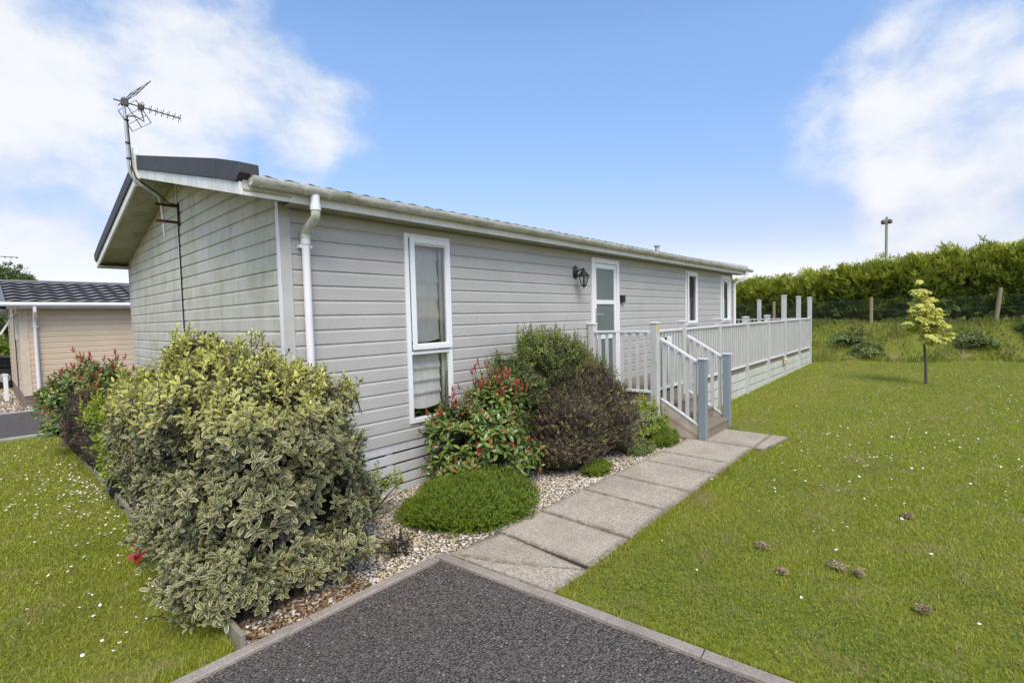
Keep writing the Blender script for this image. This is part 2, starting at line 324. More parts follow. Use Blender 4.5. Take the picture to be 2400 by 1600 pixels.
sheet('lawn', xs, ys, lambda x, y: gz(x, y) - .014, M['turf'], 'mown green lawn and grassy bank')

def poly_sheet(name, poly, z, mat, label):
    b = MB(); b.add([(x, y, z) for x, y in poly], [tuple(range(len(poly)))]); o = b.build(name, mat); return tag(o, label, None, None, 'structure')
def kx(y): return 2.129 - .0988 * (y - 2.604)         # inner line of the right-hand kerb
poly_sheet('driveway', [(-9, -8), (kx(-8), -8), (kx(2.62), 2.62), (2.13, 2.64), (.6, 2.668), (-9, 2.7)], 0.0, M['asphalt'], 'dark asphalt driveway in the foreground')
poly_sheet('road', [(-40, 11.0), (60, 11.0), (60, 14.35), (-40, 14.35)], 0.0, M['asphalt'], 'dark asphalt lane between the two lodges')
poly_sheet('gravel_bed', [(.87, 2.72), (2.20, 2.72), (2.22, 2.60), (7.0, 2.58), (7.0, 4.2), (1.8, 4.2), (1.8, 10.95), (.87, 10.95)], -.006, M['gravel_base'], 'pale gravel bed along the lodge')
poly_sheet('gravel_yard', [(-18, 14.43), (30, 14.43), (30, 20.6), (-18, 20.6)], -.006, M['gravel_base'], 'pale gravel strip round the tan lodge')

def kerb(name, p0, p1, w_, side, mat, label, group, seg=.915, zt=.022, h=.12):
    p0 = np.array(p0, float); p1 = np.array(p1, float); L_ = np.linalg.norm(p1 - p0); d = (p1 - p0) / L_; nrm = np.array([-d[1], d[0]]) * side
    b = MB(); s = 0
    while s < L_ - .01:
        e = min(s + seg, L_); a0 = p0 + d * (s + .002); a1 = p0 + d * (e - .002); dz = rng.uniform(-.003, .003)
        q = [a0, a1, a1 + nrm * w_, a0 + nrm * w_]; c = .006; q2 = [a0 + (d + nrm) * c, a1 + (-d + nrm) * c, a1 + nrm * w_ + (-d - nrm) * c, a0 + nrm * w_ + (d - nrm) * c]
        b.add([(*v, zt - h) for v in q] + [(*v, zt - c + dz) for v in q] + [(*v, zt + dz) for v in q2], [(0, 1, 5, 4), (1, 2, 6, 5), (2, 3, 7, 6), (3, 0, 4, 7), (4, 5, 9, 8), (5, 6, 10, 9), (6, 7, 11, 10), (7, 4, 8, 11), (8, 9, 10, 11)])
        s = e
    o = b.build(name, mat); return tag(o, label, 'kerb', group)
KG = 'concrete kerbs edging the asphalt'
kerb('kerb', (kx(2.7), 2.70), (kx(-5), -5), .068, 1, M['kerb'], 'narrow concrete kerb between driveway and right-hand lawn and path', KG)
kerb('kerb', (2.115, 2.645), (-6, 2.70), .068, -1, M['kerb'], 'narrow concrete kerb between driveway and gravel bed', KG)
kerb('kerb', (-25, 10.93), (1.7, 10.93), .07, 1, M['kerb_pale'], 'pale kerb along the lane past the daisy lawn', KG)
kerb('kerb', (-25, 14.36), (4.5, 14.36), .07, 1, M['kerb_pale'], 'pale kerb between lane and gravel of the tan lodge', KG)

# path slabs
SG = 'paving slabs of the path to the steps'
p = MB(); p.box(2.235, 7.25, 1.80, 2.585, -.05, -.0005); o = p.build('path', M['slab_joint']); tag(o, 'bedding strip under the paving slabs', None, None, 'structure')
jx = [2.66, 3.24, 3.91, 4.465, 5.146, 5.60, 6.42]
def slab(poly, label):
    b = MB(); c = np.mean(poly, 0); dz = rng.uniform(-.003, .003); n = len(poly)
    ins = [tuple(c + (np.array(v) - c) * (1 - .008 / np.linalg.norm(np.array(v) - c))) for v in poly]
    b.add([(*v, -.04) for v in poly] + [(*v, .010 + dz) for v in poly] + [(*v, .015 + dz) for v in ins], [(i, (i + 1) % n, n + (i + 1) % n, n + i) for i in range(n)] + [(n + i, n + (i + 1) % n, 2 * n + (i + 1) % n, 2 * n + i) for i in range(n)] + [tuple(range(2 * n, 3 * n))])
    mid = [tuple(c + (np.array(v) - c) * (1 - .075 / np.linalg.norm(np.array(v) - c))) for v in poly]
    b.f = b.f[:-1]; b.add([(*v, .015 + dz) for v in mid], []); b.f += [(2 * n + i, 2 * n + (i + 1) % n, 3 * n + (i + 1) % n, 3 * n + i) for i in range(n)] + [tuple(range(3 * n, 4 * n))]
    o = b.build('paving_slab', M['slab']); tag(o, label, 'paving slab', SG)
    at = o.data.attributes.new('dirt', 'FLOAT', 'POINT'); at.data.foreach_set('value', np.array([1.] * (3 * n) + [0.] * n, np.float32))
ye = lambda x: 1.76 + .004 * x; yl = lambda x: 2.66 - .012 * (x - 2.2)
slab([(2.205, 2.655), (2.29, 1.78), (2.64, 1.76), (2.33, 2.31)], 'wedge slab cut against the driveway kerb corner')
slab([(2.34, 2.315), (2.65, 1.765), (2.70, 2.60), (2.215, 2.655)], 'wedge slab beside the low green heather')
names = ['paving slab just past the dark wedge joint', 'third full slab beside the gravel bed', 'slab level with the purple bush', 'slab before the green ground plants', 'wide slab beside the ground plants']
for i in range(5):
    a0, a1 = jx[i] + (.05 if i == 0 else .006), jx[i + 1] - .006
    slab([(a0, yl(a0)), (a0, ye(a0)), (a1, ye(a1)), (a1, yl(a1))], names[i])
slab([(5.606, yl(5.6)), (5.606, ye(5.6)), (6.414, ye(6.4)), (6.414, yl(6.4))], 'slab in front of the left newel post')
slab([(6.426, 2.40), (6.426, 1.78), (7.26, 1.78), (7.26, 2.40)], 'square slab at the foot of the wooden steps')
slab([(6.426, 1.770), (6.426, 1.665), (7.26, 1.565), (7.26, 1.770)], 'narrow slab at the far corner by the lawn')

# timber edging board of the bed (left side)
b = MB()
for s0 in np.arange(2.72, 10.8, 2.4): b.box(.845, .872, s0, min(s0 + 2.396, 10.92), -.05, .085)
o = b.build('edging_board', M['wood_edge'], None, .003); tag(o, 'weathered timber board between the daisy lawn and the planted bed', 'edging board')

# ------------------------------------------------------------------ main lodge
PIT = .1283; ZB = .486
def prof(z0, z1, base=ZB):
    """profile points (offset, z) of lapped boards clipped to z0..z1"""
    pts = []; k = math.floor((z0 - base) / PIT)
    full = []
    for i in range(k, k + 40):
        zb = base + i * PIT
        if zb > z1: break
        full += [(-.007, zb), (.007, zb + .0045), (.007, zb + PIT - .026), (-.006, zb + PIT - .0035)]
    out = []
    for (d0, a0), (d1, a1) in zip(full[:-1], full[1:]):
        lo_, hi = max(a0, z0), min(a1, z1)
        if hi - lo_ < 1e-5: continue
        f = lambda z_: d0 + (d1 - d0) * (z_ - a0) / (a1 - a0)
        if not out: out.append((f(lo_), lo_))
        out.append((f(hi), hi))
    return out
def siding(b, o, d, n, spans, base=ZB):
    """o origin xy, d direction xy, n outward xy; spans: (s0, s1, z0, z1) with s0/s1 number or function of z"""
    for s0, s1, z0, z1 in spans:
        P_ = prof(z0, z1, base); vs = []
        for off, z_ in P_:
            for s_ in (s0, s1):
                q = s_(z_) if callable(s_) else s_
                vs.append((o[0] + d[0] * q + n[0] * off, o[1] + d[1] * q + n[1] * off, z_))
        b.add(vs, [(2 * i, 2 * i + 1, 2 * i + 3, 2 * i + 2) for i in range(len(P_) - 1)])
def trap(o): # keep siding normals as built
    return o
H0 = empty('lodge', (1.716, 4.067, 0), 'large grey lapped-board lodge with white windows beside the path', 'lodge')
X0, X1, Y0, Y1, ZT = 1.716, 12.86, 4.067, 9.72, 2.70
openings = [(2.92, 3.51, .65, 2.58), (6.34, 7.16, .62, 2.595), (9.93, 10.52, 1.45, 2.594), (12.03, 12.65, 1.46, 2.60)]
b = MB(); xs_ = 1.80; spans = []
for x0, x1, z0, z1 in openings:
    spans.append((xs_, x0, ZB, ZT)); spans.append((x0, x1, z1, ZT))
    if z0 > ZB: spans.append((x0, x1, ZB, z0))
    xs_ = x1
spans.append((xs_, X1 - .09, ZB, ZT))
siding(b, (0, Y0), (1, 0), (0, -1), spans)
wall = b.build('wall', M['siding'], H0)
b = MB(); siding(b, (0, Y1), (1, 0), (0, 1), [(X0 + .02, X1 - .02, ZB, ZT)]); b.build('wall', M['siding'], H0)
ridge_z, YC, SL = 3.655, 6.875, .249
rk = lambda y: 3.405 - SL * abs(y - YC)          # underside of the barge boards
hw = lambda z_: (3.46 - z_) / .236
for X_, n_ in ((X0, -1), (X1, 1)):
    b = MB(); siding(b, (X_, 0), (0, 1), (n_, 0), [(Y0 + .045, Y1 - .03, ZB, 2.72), (lambda z_: YC - hw(z_), lambda z_: YC + hw(z_), 2.72, 3.44)]); b.build('gable_wall', M['siding_end'], H0)
for x_ in (3.86, 7.19, 9.2):   # cover strips over butt joints of the boards
    b = MB(); b.box(x_, x_ + .022, Y0 - .0105, Y0 - .006, ZB + PIT * 16.05, ZT); b.build('joint_cover', M['siding'], H0)
b = MB(); b.box(X0 - .012, X0 + .082, Y0 - .014, Y0 + .02, .47, ZT); b.build('corner_trim', M['trim'], H0, .003)
b = MB(); b.box(X0 - .016, X0 - .0125, Y0 - .016, Y0 + .042, .47, ZT); b.build('corner_trim', M['upvc'], H0)
b = MB(); b.box(X1 - .085, X1 + .012, Y0 - .014, Y0 + .03, .47, ZT); b.build('corner_trim', M['trim'], H0, .003)
b = MB(); b.box(X0 - .014, X0 + .03, Y1 - .028, Y1 + .014, .47, ZT); b.build('corner_trim', M['trim'], H0, .003)
b = MB(); b.box(X0 - .016, X0 - .009, YC - .022, YC + .022, ZB, 3.42); b.build('joint_cover', M['barge'], H0)
# skirting boards under the walls
b = MB()
for i, (za, zb_) in enumerate([(.400, .484), (.290, .380), (.180, .270), (.072, .162), (-.034, .056), (-.12, -.05)]):
    for xa in np.arange(1.72, 12.8, 3.0): b.box(xa + .002, min(xa + 3.0, 12.84), Y0 + .006, Y0 + .024, za, zb_)
    for ya in np.arange(4.1, 9.7, 3.0): b.box(X0 + .006, X0 + .024, ya + .002, min(ya + 3.0, 9.70), za, zb_); b.box(X1 - .024, X1 - .006, ya + .002, min(ya + 3.0, 9.70), za, zb_)
b.build('skirting', M['skirt'], H0, .002)
b = MB(); 
for xa in np.arange(1.85, 12.8, .8): b = MB(); b.box(xa, xa + .07, Y0 + .0245, Y0 + .06, -.12, .47); b.build('skirting_batten', M['skirt'], H0)
b = MB(); b.box(X0 + .09, X1 - .09, Y0 + .09, Y1 - .09, -.1, .44); b.build('underfloor_shade', M['dark'], H0)  # black block painting the darkness behind the skirting gaps
b = MB(); b.box(X0 + .03, X1 - .03, Y0 + .5, Y0 + .52, .5, 2.75); b.build('dark_room_backing', M['dark'], H0)  # black sheet added behind the windows as a painted unlit room

def ring(b, x0, x1, z0, z1, w_, ya, yb, wb=None, wt=None):
    wb = wb or w_; wt = wt or w_
    b.box(x0, x0 + w_, ya, yb, z0, z1); b.box(x1 - w_, x1, ya, yb, z0, z1)
    b.box(x0 + w_, x1 - w_, ya, yb, z0, z0 + wb); b.box(x0 + w_, x1 - w_, ya, yb, z1 - wt, z1)
def blind(x0, x1, z0, z1, y, par, folds, name='blind', mat='blind'):
    zz = np.linspace(z0, z1, folds * 8 + 1); xx = np.linspace(x0, x1, 13); V = []; ph = (zz - z0) / (z1 - z0) * folds
    for i, z_ in enumerate(zz):
        f_ = (ph[i] % 1.0)
        for x_ in xx: V.append((x_, y - .022 * (1 - f_) ** 2 - .004 * math.sin(x_ * 40 + i * .4), z_ - (.03 * math.sin((x_ - x0) / (x1 - x0) * PI) if i == 0 else 0)))
    n = len(xx); I = np.arange(len(zz) * n).reshape(-1, n); q = np.stack([I[:-1, :-1], I[1:, :-1], I[1:, 1:], I[:-1, 1:]], -1)
    return npobj(name, V, quads=q, mat=M[mat], parent=par, smooth=True)
def curtain(x0, x1, z0, z1, y, par, mat='net'):
    xx = np.linspace(x0, x1, 60); V = [(x_, y + .012 * math.sin(x_ * 90) + .006 * math.sin(x_ * 37), z_) for z_ in (z0, z1) for x_ in xx]
    I = np.arange(120).reshape(2, 60); q = np.stack([I[:-1, :-1], I[1:, :-1], I[1:, 1:], I[:-1, 1:]], -1)
    return npobj('curtain', V, quads=q, mat=M[mat], parent=par, smooth=True)
def sheetq(b, x0, x1, y, z0, z1): b.add([(x0, y, z0), (x1, y, z0), (x1, y, z1), (x0, y, z1)], [(0, 1, 2, 3)])
def window(x0, x1, z0, z1, sashes, fixed=(), yw=Y0, par=H0):
    b = MB(); ring(b, x0, x1, z0, z1, .048, yw - .026, yw + .05)
    if fixed: b.box(x0 + .048, x1 - .048, yw - .024, yw + .048, fixed[0][1], fixed[0][1] + .03)
    w_ = b.build('window', M['upvc'], par, .004)
    for (a0, a1) in sashes:
        b = MB(); ring(b, x0 + .054, x1 - .012, a0, a1, .056, yw - .046, yw - .028); ring(b, x0 + .098, x1 - .062, a0 + .048, a1 - .048, .014, yw - .036, yw + .01)
        b.build('sash', M['upvc'], w_, .006)
        b = MB(); sheetq(b, x0 + .112, x1 - .076, yw - .012, a0 + .062, a1 - .062); b.build('pane', M['glass'], w_)
        b = MB(); b.box(x0 + .115, x1 - .072, yw - .034, yw - .012, a1 - .078, a1 - .062); b.build('trickle_vent', M['cream'], w_)
    for (a0, a1) in fixed:
        b = MB(); sheetq(b, x0 + .05, x1 - .05, yw - .006, a0, a1); b.build('pane', M['glass'], w_)
    b = MB()   # reveal lining
    b.box(x0 + .03, x0 + .05, yw + .05, yw + .16, z0, z1); b.box(x1 - .05, x1 - .03, yw + .05, yw + .16, z0, z1); b.build('reveal', M['trim'], w_)
    return w_
w1 = window(2.92, 3.51, .65, 2.58, [(1.40, 2.545)], [(.70, 1.352)])
blind(2.97, 3.40, .80, 1.46, Y0 + .085, w1, 5); blind(2.98, 3.42, 1.50, 2.54, Y0 + .10, w1, 5)
b = MB(); b.box(3.425, 3.455, Y0 + .055, Y0 + .075, .70, 2.54); b.build('curtain', M['net'], w1)
w2 = window(9.93, 10.52, 1.45, 2.594, [(1.49, 2.56)]); curtain(10.0, 10.42, 1.50, 2.02, Y0 + .08, w2); b = MB(); b.box(10.0, 10.46, Y0 + .07, Y0 + .08, 2.02, 2.035); b.build('curtain_rail', M['upvc'], w2)
w3 = window(12.03, 12.65, 1.46, 2.60, [(1.50, 2.565)]); curtain(12.1, 12.25, 1.5, 2.55, Y0 + .08, w3); curtain(12.45, 12.6, 1.5, 2.55, Y0 + .08, w3)
# door
b = MB(); ring(b, 6.34, 7.16, .62, 2.595, .075, Y0 - .034, Y0 + .06, .03); dr = b.build('door_frame', M['upvc'], H0, .004)
b = MB(); ring(b, 6.42, 7.08, .655, 2.515, .06, Y0 - .018, Y0 + .04, .11, .075); b.box(6.48, 7.02, Y0 - .017, Y0 + .038, 1.882, 1.95); b.box(6.48, 7.02, Y0 - .017, Y0 + .038, 1.335, 1.40)
door = b.build('door', M['upvc'], H0, .004)
for a0, a1 in ((1.95, 2.44), (1.40, 1.882), (.765, 1.335)):
    b = MB(); b.box(6.48, 7.02, Y0 - .002, Y0 + .006, a0, a1); b.build('pane', M['frosted'], door)
b = MB(); b.box(6.438, 6.466, Y0 - .030, Y0 - .0185, 1.60, 1.82); b.tube([(6.452, Y0 - .03, 1.722), (6.452, Y0 - .062, 1.722), (6.475, Y0 - .068, 1.722), (6.60, Y0 - .068, 1.722)], .009, 8); b.build('door_handle', M['metal'], door, 0, True)

# roof
XA, XB = 1.345, 13.40; RT = lambda y: 3.60 - SL * abs(y - YC)
roof = MB(); nx = 300; xs2 = np.linspace(XA + .05, XB - .03, 620)
V = []; Qs = []
for sgn in (-1, 1):
    courses = 9; D = 3.12; Lc = D / courses
    for c_ in range(courses):
        ya, yb_ = c_ * Lc, (c_ + 1) * Lc + (.012 if c_ < courses - 1 else .0)
        base = len(V)
        for (d_, dz) in ((ya, .0), (yb_, .028), (yb_, .005)):
            for x_ in xs2:
                wv =   .007 * math.sin(x_ / .165 * 2 * PI) + .004 * math.sin(x_ / .0825 * 2 * PI)
                V.append((x_, YC + sgn * d_, 3.538 - SL * d_ + dz + wv))
        n = len(xs2)
        for r_ in range(2):
            a_ = base + r_ * n; i_ = np.arange(n - 1); Qs.append(np.stack([a_ + i_, a_ + i_ + 1, a_ + n + i_ + 1, a_ + n + i_], -1))
rf = npobj('roof', V, quads=np.concatenate(Qs), mat=M['tile'], parent=H0)
b = MB()
b.tube([(XA + .1, YC, 3.56), (XB - .02, YC, 3.56)], .075, 10); b.build('ridge_tile', M['black_cap'], rf)
# verge (near gable): white barge boards below, dark caps above
for s_ in (-1, 1):
    ye_ = YC + s_ * 3.045
    b = MB(); b.prism([(YC + s_ * .04, rk(YC + .04)), (ye_, rk(ye_)), (ye_, rk(ye_) + .095), (YC + s_ * .04, rk(YC + .04) + .095)], 0, XA, XA + .022); b.build('barge_board', M['barge'], rf, .002)
    b = MB(); cuts = [0.04, .92, 1.85, 2.62, 3.07]
    for c0, c1 in zip(cuts[:-1], cuts[1:]):
        a_, e_ = YC + s_ * (c0 + .0025), YC + s_ * (c1 - .0025)
        top0, top1 = rk(a_) + .25, rk(e_) + (.25 if c1 < 3 else .235)
        pl = [(a_, rk(a_) + .096), (e_, rk(e_) + .096), (e_, top1), (a_, top0)]
        if c1 > 3: pl = [(a_, rk(a_) + .096), (e_ - s_ * .05, rk(e_) + .10), (e_ + s_ * .035, rk(e_) + .15), (e_ + s_ * .03, top1 - .01), (e_, top1), (a_, top0)]
        b.prism(pl, 0, XA - .018, XA + .12)
    b.build('verge_cap', M['black_cap'], rf, .006)
    b = MB(); b.prism([(YC + s_ * .02, rk(YC) + .0), (ye_, rk(ye_)), (ye_, rk(ye_) + .24), (YC + s_ * .02, rk(YC) + .24)], 0, XB - .03, XB); b.build('barge_board', M['white'], rf, .002)
b = MB(); b.prism([(YC - .055, 3.38), (YC - .02, 3.30), (YC + .05, 3.33), (YC + .055, 3.40), (YC + .055, 3.66), (YC + .02, 3.73), (YC - .03, 3.73), (YC - .055, 3.66)], 0, XA - .04, XA + .01); b.build('finial', M['barge'], rf, .006)
# gable soffit boards
b = MB()
for s_ in (-1, 1):
    k = np.arange(.01, 3.02, .105)
    for a_ in k:
        y0_, y1_ = YC + s_ * a_, YC + s_ * (a_ + .101)
        b.add([(x_, y_, rk(y_) + dz) for x_ in (XA + .024, X0 - .001) for y_ in (y0_, y1_) for dz in (.035, .05)], [(0, 1, 3, 2), (4, 6, 7, 5), (0, 4, 5, 1), (2, 3, 7, 6), (0, 2, 6, 4), (1, 5, 7, 3)])
b.build('soffit', M['soffit'], rf)
b = MB(); b.prism([(YC - 3.02, rk(YC - 3.02) + .055), (YC, rk(YC) + .055), (YC + 3.02, rk(YC + 3.02) + .055), (YC + 3.02, rk(YC + 3.02) + .075), (YC, rk(YC) + .10), (YC - 3.02, rk(YC - 3.02) + .075)], 0, XA + .03, XB - .04); b.build('roof_deck', M['dark'], rf)
# eaves: fascia, soffit, gutter front and back
for s_, y_ in ((-1, YC - 3.045), (1, YC + 3.045)):
    b = MB()
    for xa in np.arange(XA + .023, XB - .03, 3.0): b.box(xa + .001, min(xa + 2.998, XB - .031), y_, y_ - s_ * .018, 2.648, 2.80)
    b.build('fascia', M['white'], rf, .002)
    b = MB(); b.box(X0 - .36 if s_ > 0 else XA + .4, XB - .04, min(y_ - s_ * .019, y_ - s_ * .262), max(y_ - s_ * .019, y_ - s_ * .262), 2.658, 2.668); b.build('eaves_soffit', M['soffit'], rf)
    gy, gzz = y_ + s_ * .058, 2.768
    b = MB(); arc = [(gy + .056 * math.cos(a_), gzz + .056 * math.sin(a_)) for a_ in np.linspace(PI, 2 * PI, 13)] + [(gy + .052 * math.cos(a_), gzz + .052 * math.sin(a_)) for a_ in np.linspace(2 * PI, PI, 13)]
    n = len(arc); 
    for xa, xb_ in ((XA + .06, XB + .06),):
        b.add([(x_, p_, q_) for x_ in (xa, xb_) for p_, q_ in arc], [(i, (i + 1) % n, (i + 1) % n + n, i + n) for i in range(n)])
    for xa in (XA + .055, XB + .055): b.prism([(gy + .056 * math.cos(a_), gzz + .056 * math.sin(a_)) for a_ in np.linspace(PI, 2 * PI, 13)], 0, xa, xa + .006)
    b.prism([(gy - .056, gzz), (gy - .056, gzz + .006), (gy - .046, gzz + .006), (gy - .046, gzz)], 0, XA + .06, XB + .06)
    g_ = b.build('gutter', M['gutter'], rf, 0, True)
    for xa in [1.46, 1.78, 1.98] + list(np.arange(2.9, 13.2, .92)):
        arc2 = [(gy + .062 * math.cos(a_), gzz + .062 * math.sin(a_)) for a_ in np.linspace(PI * .96, 2.04 * PI, 13)] + [(gy + .0565 * math.cos(a_), gzz + .0565 * math.sin(a_)) for a_ in np.linspace(2.04 * PI, PI * .96, 13)]
        b = MB(); b.prism(arc2, 0, xa, xa + .028); b.build('gutter_bracket', M['gutter'], g_, 0, True)
# downpipes
gy = YC - 3.045 - .058
b = MB(); b.tube([(1.88, gy, 2.72), (1.88, gy, 2.655), (1.88, gy, 2.60)], .036, 14); b.tube([(1.90, Y0 - .055, 2.44), (1.90, Y0 - .055, .06)], .0325, 14); b.tube([(1.90, Y0 - .055, .10), (1.90, Y0 - .055, .06), (1.90, Y0 - .12, .02)], .034, 12)
b.lathe((1.88, gy, 2.60), [(.0, 0), (.042, 0), (.042, .045), (.0, .045)], 14); b.lathe((1.90, Y0 - .055, 2.36), [(.0, 0), (.040, 0), (.040, .05), (.0, .05)], 14)
for zz in (2.33, 1.2): b.box(1.845, 1.955, Y0 - .06, Y0 - .007, zz, zz + .028)
dp = b.build('downpipe', M['pipe'], H0, 0, True)
b = MB(); b.tube([(1.88, gy, 2.60), (1.88, gy, 2.575), (1.884, gy + .02, 2.545), (1.895, Y0 - .08, 2.475), (1.90, Y0 - .055, 2.45), (1.90, Y0 - .055, 2.41)], .036, 14); b.lathe((1.90, Y0 - .055, 2.405), [(.0, 0), (.041, 0), (.041, .035), (.0, .035)], 14); b.build('pipe_elbow', M['mossy_pipe'], dp, 0, True)
b = MB(); b.tube([(13.02, gy, 2.72), (13.02, gy, 2.60), (12.99, gy + .03, 2.57), (12.90, Y0 - .075, 2.44), (12.885, Y0 - .055, 2.40), (12.885, Y0 - .055, .3)], .034, 12); b.box(12.83, 12.94, Y0 - .06, Y0 - .006, 2.25, 2.275); b.build('downpipe', M['pipe'], H0, 0, True)
# ridge vent pipe far down the roof
b = MB(); b.tube([(11.9, 5.6, 3.2), (11.9, 5.6, 3.46)], .05, 10); b.lathe((11.9, 5.6, 3.44), [(.0, 0), (.075, 0), (.08, .03), (.0, .06)], 10); b.build('flue', M['galv'], rf, 0, True)

# black cable down the gable and the aerial
A = empty('tv_aerial', (1.25, 6.82, 2.75), 'bent white mast with a television aerial on a rusty bracket at the gable', 'aerial')
b = MB(); b.tube([(1.553, 6.82, 2.763), (1.545, 6.82, 3.0), (1.536, 6.82, 3.13), (1.516, 6.82, 3.21), (1.46, 6.82, 3.255), (1.36, 6.82, 3.312), (1.295, 6.82, 3.365), (1.262, 6.82, 3.44), (1.256, 6.82, 3.52), (1.256, 6.82, 3.64), (1.25, 6.82, 4.1), (1.245, 6.82, 4.26)], .0140, 10); b.build('mast', M['galv'], A, 0, True)
b = MB()
for zz in (3.125, 2.935): b.box(1.475, 1.702, 6.80, 6.835, zz - .014, zz + .014)
b.box(1.694, 1.7085, 6.79, 6.85, 2.90, 3.16)
for zz in (3.125, 2.935): b.tube([(1.555, 6.80, zz + .01), (1.57, 6.845, zz + .01), (1.52, 6.86, zz + .01), (1.51, 6.80, zz + .01)], .004, 6)
b.build('bracket', M['rust'], A, .002)
T = np.array([1.245, 6.82, 4.20]); bd = np.array([.994, .105, -.013]); bd /= np.linalg.norm(bd); sdv = np.array([.104, -.991, -.079]); sdv -= bd * sdv.dot(bd); sdv /= np.linalg.norm(sdv); upv = np.cross(bd, sdv); upv *= np.sign(upv[2])
b = MB(); b.tube([T - bd * .09, T + bd * .555], .007, 6); b.box(-.03, .03, -.03, .03, -.035, .035, Matrix.Translation(T + bd * .01)); b.build('boom', M['aerial'], A)
for sg in (1, -1):
    b = MB(); e = bd * .57 + upv * sg * .82; e /= np.linalg.norm(e); h = T + bd * .03 + upv * .028 * sg
    for k in np.linspace(0.0, .235, 4): b.tube([h + e * k - sdv * .29, h + e * k + sdv * .29], .0028, 5)
    for k in (-.29, 0, .29): b.tube([h + sdv * k, h + e * .238 + sdv * k], .0048, 5)
    b.build('reflector', M['aerial'], A)
for k in np.linspace(.25, .545, 6):
    b = MB(); c_ = T + bd * k
    for s1, s2 in ((1, 1), (1, -1), (-1, 1), (-1, -1)):
        tip = c_ + sdv * .036 * s1 + upv * .036 * s2; b.tube([c_, c_ + sdv * .022 * s1 + upv * .010 * s2, tip], .0036, 5)
    b.build('director', M['aerial'], A)
b = MB(); c_ = T + bd * .16; b.lathe(c_ - np.array([0, 0, .035]), [(.0, 0), (.028, .005), (.032, .035), (.026, .06), (.0, .07)], 10)
b.tube([c_ + sdv * .1 * math.cos(a_) + upv * .045 * math.sin(a_) for a_ in np.linspace(0, 2 * PI, 17)], .004, 5); b.build('dipole', M['aerial'], A, 0, True)
b = MB(); pth = [c_ + np.array([0, 0, -.03]), c_ + np.array([.02, -.01, -.16]), c_ + np.array([-.06, -.01, -.12]), (1.27, 6.815, 4.05), (1.274, 6.808, 3.8), (1.282, 6.81, 3.5), (1.31, 6.80, 3.385), (1.42, 6.80, 3.30), (1.52, 6.80, 3.235), (1.60, 6.80, 3.15), (1.69, 6.80, 3.14), (1.70, 6.84, 3.10), (1.70, 6.845, 2.6)] + [(1.70 , 6.846 + .004 * math.sin(z_ * 7), z_) for z_ in np.arange(2.4, .5, -.15)]
b.tube(pth, .0075, 6); b.build('cable', M['cable'], A, 0, True)
for zz in (4.0, 3.75, 3.58): b = MB(); b.lathe((1.26, 6.815, zz), [(.0, 0), (.024, 0), (.024, .014), (.0, .014)], 8); b.build('cable_clip', M['cable'], A)

# wall lantern and key safe
LN = empty('wall_lantern', (5.93, 4.06, 2.3), 'black coach lantern on the wall left of the door', 'wall lamp')
b = MB(); b.lathe((0, 0, 0), [(.0, 0), (.062, 0), (.066, .008), (.045, .022), (.03, .03), (.0, .034)], 16, 1, 1.5)
b.v = [(5.925 + x_, Y0 - .008 - z_, 2.345 + y_) for x_, y_, z_ in b.v]
b.tube([(5.925, Y0 - .03, 2.345), (5.925, Y0 - .09, 2.37), (5.925, Y0 - .13, 2.375), (5.925, Y0 - .16, 2.37)], .011, 8); b.build('backplate', M['black'], LN, 0, True)
lc = (5.915, Y0 - .16, 0)
b = MB(); b.lathe((lc[0], lc[1], 2.275), [(.0, 0), (.098, 0), (.10, .008), (.075, .03), (.05, .06), (.02, .088), (.012, .10), (.016, .112), (.004, .125)], 6, rot=.5); b.build('lantern_roof', M['black'], LN)
b = MB()
for k in range(6):
    a_ = .5 + k * PI / 3; b.tube([(lc[0] + .075 * math.cos(a_), lc[1] + .075 * math.sin(a_), 2.276), (lc[0] + .042 * math.cos(a_), lc[1] + .042 * math.sin(a_), 2.155)], .005, 5)
b.lathe((lc[0], lc[1], 2.115), [(.004, -.02), (.012, -.012), (.008, 0), (.028, .022), (.047, .036), (.047, .044), (.0, .046)], 6, rot=.5); b.tube([(lc[0], lc[1], 2.16), (lc[0], lc[1], 2.235)], .014, 8); b.build('cage', M['black'], LN)
b = MB()
for k in range(6):
    a0, a1 = .5 + k * PI / 3, .5 + (k + 1) * PI / 3
    b.add([(lc[0] + r_ * math.cos(a_), lc[1] + r_ * math.sin(a_), z_) for r_, z_ in ((.071, 2.272), (.039, 2.158)) for a_ in (a0, a1)], [(0, 1, 3, 2)])
b.build('glass', M['glass'], LN)
b = MB(); b.box(7.215, 7.305, Y0 - .062, Y0 - .008, 1.915, 2.035); b.box(7.222, 7.298, Y0 - .068, Y0 - .062, 1.92, 2.025); o = b.build('key_safe', M['black'], None, .006); tag(o, 'small black key box on the wall right of the door', 'key box')

# ------------------------------------------------------------------ veranda deck
DK = empty('veranda', (6.3, 3.0, 0), 'pale painted timber veranda with close balusters along the grey lodge', 'veranda')
YF = 3.0; PW = .10
posts = [(6.325, 1.575), (7.27, 1.575), (8.85, 1.58), (10.435, 1.59), (12.005, 1.60), (13.525, 2.075), (15.11, 2.075), (16.555, 2.075)]
def cap(b, x, y, z, w_=PW): b.add([(x - .012, y - .012, z), (x + w_ + .012, y - .012, z), (x + w_ + .012, y + w_ + .012, z), (x - .012, y + w_ + .012, z), (x - .012, y - .012, z + .016), (x + w_ + .012, y - .012, z + .016), (x + w_ + .012, y + w_ + .012, z + .016), (x - .012, y + w_ + .012, z + .016), (x + w_ / 2, y + w_ / 2, z + .028)], [(3, 2, 1, 0), (0, 1, 5, 4), (1, 2, 6, 5), (2, 3, 7, 6), (3, 0, 4, 7), (4, 5, 8), (5, 6, 8), (6, 7, 8), (7, 4, 8)])
